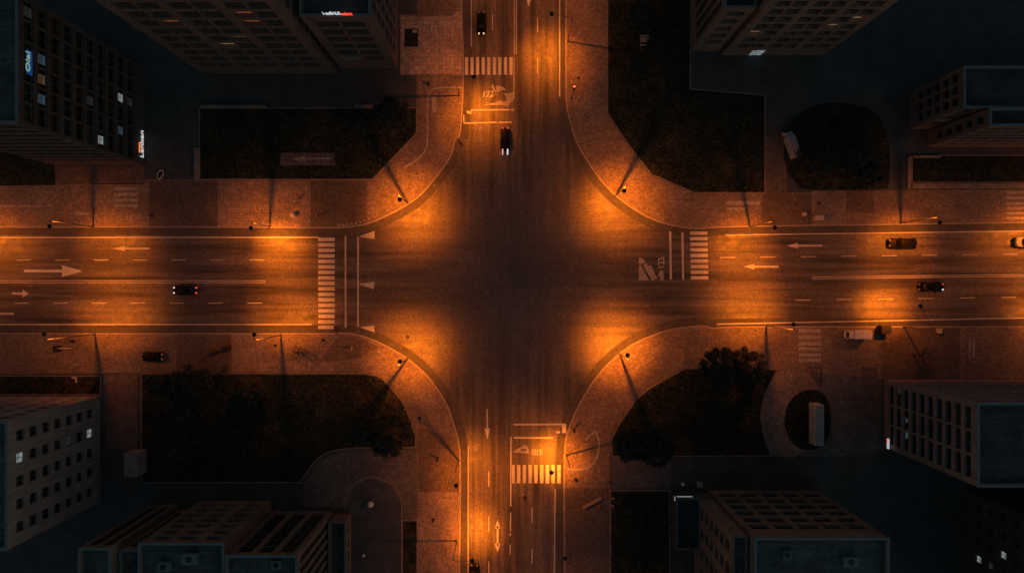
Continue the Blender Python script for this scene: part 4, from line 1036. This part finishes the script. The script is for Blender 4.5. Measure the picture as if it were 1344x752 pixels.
tree(948, 484, 9, 4.1, 'big leafy dark tree overhanging the lawn corner, nearer the curved kerb', 1); tree(984, 482, 8.5, 3.7, 'big leafy dark tree overhanging the lawn corner, nearer the pavement zebra', 2)
tree(830, 585, 8, 3.4, 'dark leafy tree at the corner of the lawn beside the curved island line', 3); tree(862, 588, 8.5, 3.8, 'dark leafy tree further inside the lawn behind the corner tree', 4)
tree(512, 572, 8, 4.4, 'round leafy tree at the end of the lawn facing the down arrow', 5); tree(478, 560, 7, 2.8, 'smaller leafy tree behind the round leafy tree', 6)
tree(205, 505, 5, 2.6, 'sparse spiky tree at the lawn corner beneath the parked dark car', 7, dens=.5); tree(248, 503, 7, 4.0, 'dense dark tree on the lawn edge right of the parked dark car', 8); tree(290, 486, 5, 2.0, 'thin leafless tree rising over the lawn edge', 9, bare=True); tree(325, 512, 6.5, 2.8, 'dark tree standing inside the lawn near the thin leafless tree', 10)
tree(512, 150, 6.5, 3.6, 'dark leafy tree at the far end of the arrow lawn', 12); tree(470, 165, 5, 2.3, 'smaller dark tree near the middle of the arrow lawn', 13, dens=.7)
tree(390, 464, 4, 2.0, 'small bare tree on the pavement beside the kerb lamp', 14, bare=True); tree(1211, 466, 4.5, 2.1, 'small bare tree crossed by the diagonal lamp shadow', 15, bare=True)
for i, (x, y, h, r_, lb) in enumerate(((840, 22, 7, 3.3, 'dark tree near the top edge above the grey-framed seats'), (868, 62, 6, 2.8, 'dark tree beside the low reddish finned block'), (835, 92, 6, 2.6, 'dark tree on the lawn below the grey-framed seats'), (1075, 205, 8, 4.3, 'dark tree on the rounded lawn next to the askew pale van'), (1125, 195, 8.5, 4.4, 'dark tree in the middle of the rounded lawn'), (1145, 228, 6.5, 2.8, 'dark tree at the lower end of the rounded lawn'))):
    tree(x, y, h, r_, lb, 20 + i, dens=.8)
def shrub(px, py, r_, label, seed, mat='leaf3', group='garden shrubs'):
    rnd = random.Random(seed); base = P(px, py) + Vector((0, 0, .12)); t = thing('shrub', base, label, 'shrub', group)
    m = MB()
    for i in range(6): m.tube(base - Vector((0, 0, .05)), base + Vector((rnd.uniform(-1, 1) * r_ * .6, rnd.uniform(-1, 1) * r_ * .6, r_ * rnd.uniform(.6, 1.2))), .03, .01, 5)
    m.build('stem', M['bark'], t); m = MB()
    for i in range(7): leaf_mass(m, rnd, base + Vector((rnd.uniform(-.6, .6) * r_, rnd.uniform(-.6, .6) * r_, r_ * rnd.uniform(.5, 1.1))), r_ * .45, 45, .1, rnd.choice((0, 1)))
    m.build('foliage', [M[mat], M['leaf2']], t)
for i, (x, y, r_, lb) in enumerate(((20, 506, .9, 'low shrub in the planted bed at the left edge'), (50, 507, .8, 'low shrub in the planted bed near its middle'), (83, 508, .8, 'low shrub beside the small pale corner bench'), (122, 505, .9, 'low shrub at the bed corner by the paved drive'),
    (1225, 222, 1.1, 'shrub on the lawn beside the low wall corner'), (1262, 228, 1., 'shrub on the lawn below the small reddish block'), (1305, 218, 1.3, 'larger shrub on the lawn toward the right edge'), (1056, 242, .7, 'orange-lit shrub at the tip of the rounded lawn'), (806, 668, .8, 'orange-lit shrub beside the standing people'), (812, 655, .9, 'dark shrub behind the standing people'), (1123, 249, .4, 'tiny lit shrub on the lower edge of the rounded lawn'))):
    shrub(x, y, r_, lb, 60 + i)
t = thing('metal_frame', P(1066, 492) + Vector((0, 0, .11)), 'thin dark triangular metal frame on the forecourt below the pavement zebra', 'frame')
m = MB()
for q in (((1057, 484), (1077, 506)), ((1062, 482), (1077, 482)), ((1077, 482), (1078, 506)), ((1062, 482), (1077, 501)), ((1057, 484), (1062, 482))): m.tube(P(*q[0]) + Vector((0, 0, .16)), P(*q[1]) + Vector((0, 0, .16)), .05, .05, 6)
m.build('bars', M['black'], t)
# outdoor seats near the top
t = thing('outdoor_table', P(845, 55) + Vector((0, 0, .13)), 'grey outdoor table with two seats in the dark grounds', 'table'); l = t.location
m = MB(); m.box(l.x - .8, l.x + .8, l.y - .45, l.y + .45, l.z + .72, l.z + .78); m.build('tabletop', M['pale'], t)
for s in (-1, 1): m = MB(); m.box(l.x + s * .6 - .06, l.x + s * .6 + .06, l.y - .3, l.y + .3, l.z - .01, l.z + .718); m.build('leg', M['black'], t); m = MB(); m.box(l.x - .8, l.x + .8, l.y + s * .85 - .16, l.y + s * .85 + .16, l.z + .4, l.z + .46); m.build('seat', M['pale'], t); m = MB(); m.box(l.x - .1, l.x + .1, l.y + s * .85 - .1, l.y + s * .85 + .1, l.z - .01, l.z + .398); m.build('leg', M['black'], t)

# ------------------------------------------------------------------ people
def person(px, py, rz, top, legs, label, stride=.25, seed=0):
    base = P(px, py) + Vector((0, 0, .13))
    V = [(0, 0, .95), (0, 0, 1.15), (0, 0, 1.38), (0, .01, 1.5), (0, .02, 1.58), (0, .02, 1.68), (0, .02, 1.75)]; E = [(0, 1), (1, 2), (2, 3), (3, 4), (4, 5), (5, 6)]; Rr = [(.15, .11), (.14, .1), (.16, .1), (.06, .06), (.075, .085), (.08, .1), (.05, .06)]
    def add(p, par, r): V.append(p); E.append((par, len(V) - 1)); Rr.append(r); return len(V) - 1
    for s in (-1, 1):
        f = stride * s
        a = add((s * .1, 0, .88), 0, (.095, .095)); k = add((s * .1, f * .55 + .03, .5), a, (.062, .065)); n = add((s * .1, f * (1.1 if f > 0 else 1.3), .1), k, (.04, .045)); add((s * .11, f * 1.2 + .14, .04), n, (.045, .035))
        a = add((s * .2, 0, 1.4), 2, (.06, .06)); e = add((s * .24, -f * .5, 1.13), a, (.045, .045)); w = add((s * .23, -f * .9 + .05, .89), e, (.03, .03)); hnd = add((s * .22, -f * 1.0 + .07, .82), w, (.034, .02))
    nose = None
    me = bpy.data.meshes.new('person_skin'); me.from_pydata(V, E, []); o = bpy.data.objects.new('person_skin', me); C.objects.link(o)
    o.modifiers.new('skin', 'SKIN')
    if not me.skin_vertices:
        bm = bmesh.new(); bm.from_mesh(me); bm.verts.layers.skin.verify(); bm.to_mesh(me); bm.free()
    for i, r_ in enumerate(Rr): me.skin_vertices[0].data[i].radius = r_
    me.skin_vertices[0].data[0].use_root = True
    ss = o.modifiers.new('sub', 'SUBSURF'); ss.levels = 1; ss.render_levels = 1
    bpy.context.view_layer.update()
    body = bpy.data.meshes.new_from_object(o.evaluated_get(bpy.context.evaluated_depsgraph_get())); bpy.data.objects.remove(o)
    # fingers, thumb and face joined into the same mesh
    bm = bmesh.new(); bm.from_mesh(body)
    def seg(p0, p1, r0, r1):
        mb = MB(); mb.tube(p0, p1, r0, r1, 6); vs = [bm.verts.new(v) for v in mb.v]
        for f in mb.f: bm.faces.new([vs[i] for i in f])
    for s in (-1, 1):
        f = stride * s; hx, hy, hz = s * .22, -f + .07, .82
        for i in range(4):
            x = hx; y = hy - .03 + i * .02; L = (.06, .072, .068, .05)[i]; seg((x, y, hz), (x - s * .008, y, hz - L * .6), .01, .009); seg((x - s * .008, y, hz - L * .6), (x - s * .03, y, hz - L - .02), .009, .007)
        seg((hx, hy + .03, hz + .03), (hx - s * .02, hy + .06, hz - .03), .011, .008)
        for ex in (-1, 1): pass
    seg((0, .1, 1.66), (0, .14, 1.63), .012, .018)
    for ex in (-1, 1): seg((ex * .035, .09, 1.67), (ex * .035, .112, 1.67), .012, .009); seg((ex * .085, .02, 1.68), (ex * .1, .015, 1.65), .014, .018)
    bm.to_mesh(body); bm.free()
    body.materials.clear()
    for mt in (top, legs, M['skin']): body.materials.append(mt)
    for p in body.polygons:
        c = p.center; p.material_index = 1 if c.z < .93 and abs(c.x) < .19 else (2 if c.z > 1.5 or (c.z < .93 and abs(c.x) >= .19) else 0); p.use_smooth = True
    o = bpy.data.objects.new('person', body); C.objects.link(o); o.location = base; o.rotation_euler = (0, 0, rz); tag(o, label, 'person')
    m = MB(); m.lathe((0, .0, 1.66), [(.095, 0), (.108, .05), (.1, .1), (.07, .14), (.02, .155)], 12); h = m.build('hair', M['hair'], None, True); h.parent = o
    return o
clothes = {k_: mottled('cloth_' + k_, c, .15, 5, .9) for k_, c in dict(white=(.6, .57, .55), pink=(.42, .25, .24), dark=(.03, .03, .035), navy=(.03, .04, .07), grey=(.2, .2, .2), orange=(.5, .3, .16)).items()}
person(390, 265, R(40), clothes['white'], clothes['dark'], 'person in a white top walking on the light paving, shadow behind')
person(418, 282.5, R(100), clothes['pink'], clothes['navy'], 'person in a dull pink top walking on the darker paving')
person(463.5, 456.5, R(-80), clothes['white'], clothes['grey'], 'person in pale clothes alone on the shadowed corner paving')
person(803.5, 651, R(200), clothes['orange'], clothes['dark'], 'person in an orange-lit top at the lawn edge, first of the group', .05)
person(803, 661, R(150), clothes['white'], clothes['dark'], 'person in a pale top at the lawn edge, middle of the group', .05)
person(785, 661.5, R(-60), clothes['orange'], clothes['navy'], 'person standing at the end of the diagonal bench', .08)

# ------------------------------------------------------------------ night sky, added fill light, camera
w = bpy.data.worlds.new('World'); scene.world = w; w.use_nodes = True
nt = w.node_tree; bg = nt.nodes['Background']
sky = nt.nodes.new('ShaderNodeTexSky'); sky.sky_type = 'NISHITA'; sky.sun_disc = False; sky.sun_elevation = R(35); sky.sun_rotation = R(140); sky.dust_density = .5
SKY_K, GLOW_K = .03, .09
mul = nt.nodes.new('ShaderNodeMix'); mul.data_type = 'RGBA'; mul.blend_type = 'MULTIPLY'; mul.inputs[0].default_value = 1
nt.links.new(sky.outputs[0], mul.inputs[6]); mul.inputs[7].default_value = (SKY_K * .92, SKY_K, SKY_K * .74, 1)
tc = nt.nodes.new('ShaderNodeTexCoord'); sp = nt.nodes.new('ShaderNodeSeparateXYZ'); nt.links.new(tc.outputs['Generated'], sp.inputs[0])
rp = nt.nodes.new('ShaderNodeValToRGB'); e = rp.color_ramp.elements; e[0].position = 0; e[0].color = (1, .45, .3, 1); e[1].position = .45; e[1].color = (0, 0, 0, 1)
nt.links.new(sp.outputs[2], rp.inputs[0])
gl = nt.nodes.new('ShaderNodeMix'); gl.data_type = 'RGBA'; gl.blend_type = 'MULTIPLY'; gl.inputs[0].default_value = 1; nt.links.new(rp.outputs[0], gl.inputs[6]); gl.inputs[7].default_value = (GLOW_K,) * 3 + (1,)
ad = nt.nodes.new('ShaderNodeMix'); ad.data_type = 'RGBA'; ad.blend_type = 'ADD'; ad.inputs[0].default_value = 1; nt.links.new(mul.outputs[2], ad.inputs[6]); nt.links.new(gl.outputs[2], ad.inputs[7])
nt.links.new(ad.outputs[2], bg.inputs[0]); bg.inputs[1].default_value = 1.0
L = bpy.data.lights.new('moon_fill', 'SUN'); L.energy = .006; L.angle = R(.6); L.color = (.75, .9, 1); o = bpy.data.objects.new('moon_fill', L); C.objects.link(o); o.rotation_euler = (R(40), R(15), R(20))  # weak bluish fill added for soft shading on the roofs
cam = bpy.data.cameras.new('camera'); co = bpy.data.objects.new('camera', cam); C.objects.link(co); co.location = (0, 0, CAMH); co.rotation_euler = (0, 0, 0)
cam.sensor_width = 36; cam.lens = 36 * CAMH / (1344 * S); cam.clip_end = 3000; cam.clip_start = 1; scene.camera = co
vs = scene.view_settings; vs.view_transform = 'Standard'; vs.look = 'None'; vs.gamma = 1; vs.exposure = 0; vs.use_curve_mapping = False
try:
    scene.cycles.use_denoising = True; scene.cycles.max_bounces = 5; scene.cycles.diffuse_bounces = 3; scene.cycles.sample_clamp_indirect = 4
except Exception: pass
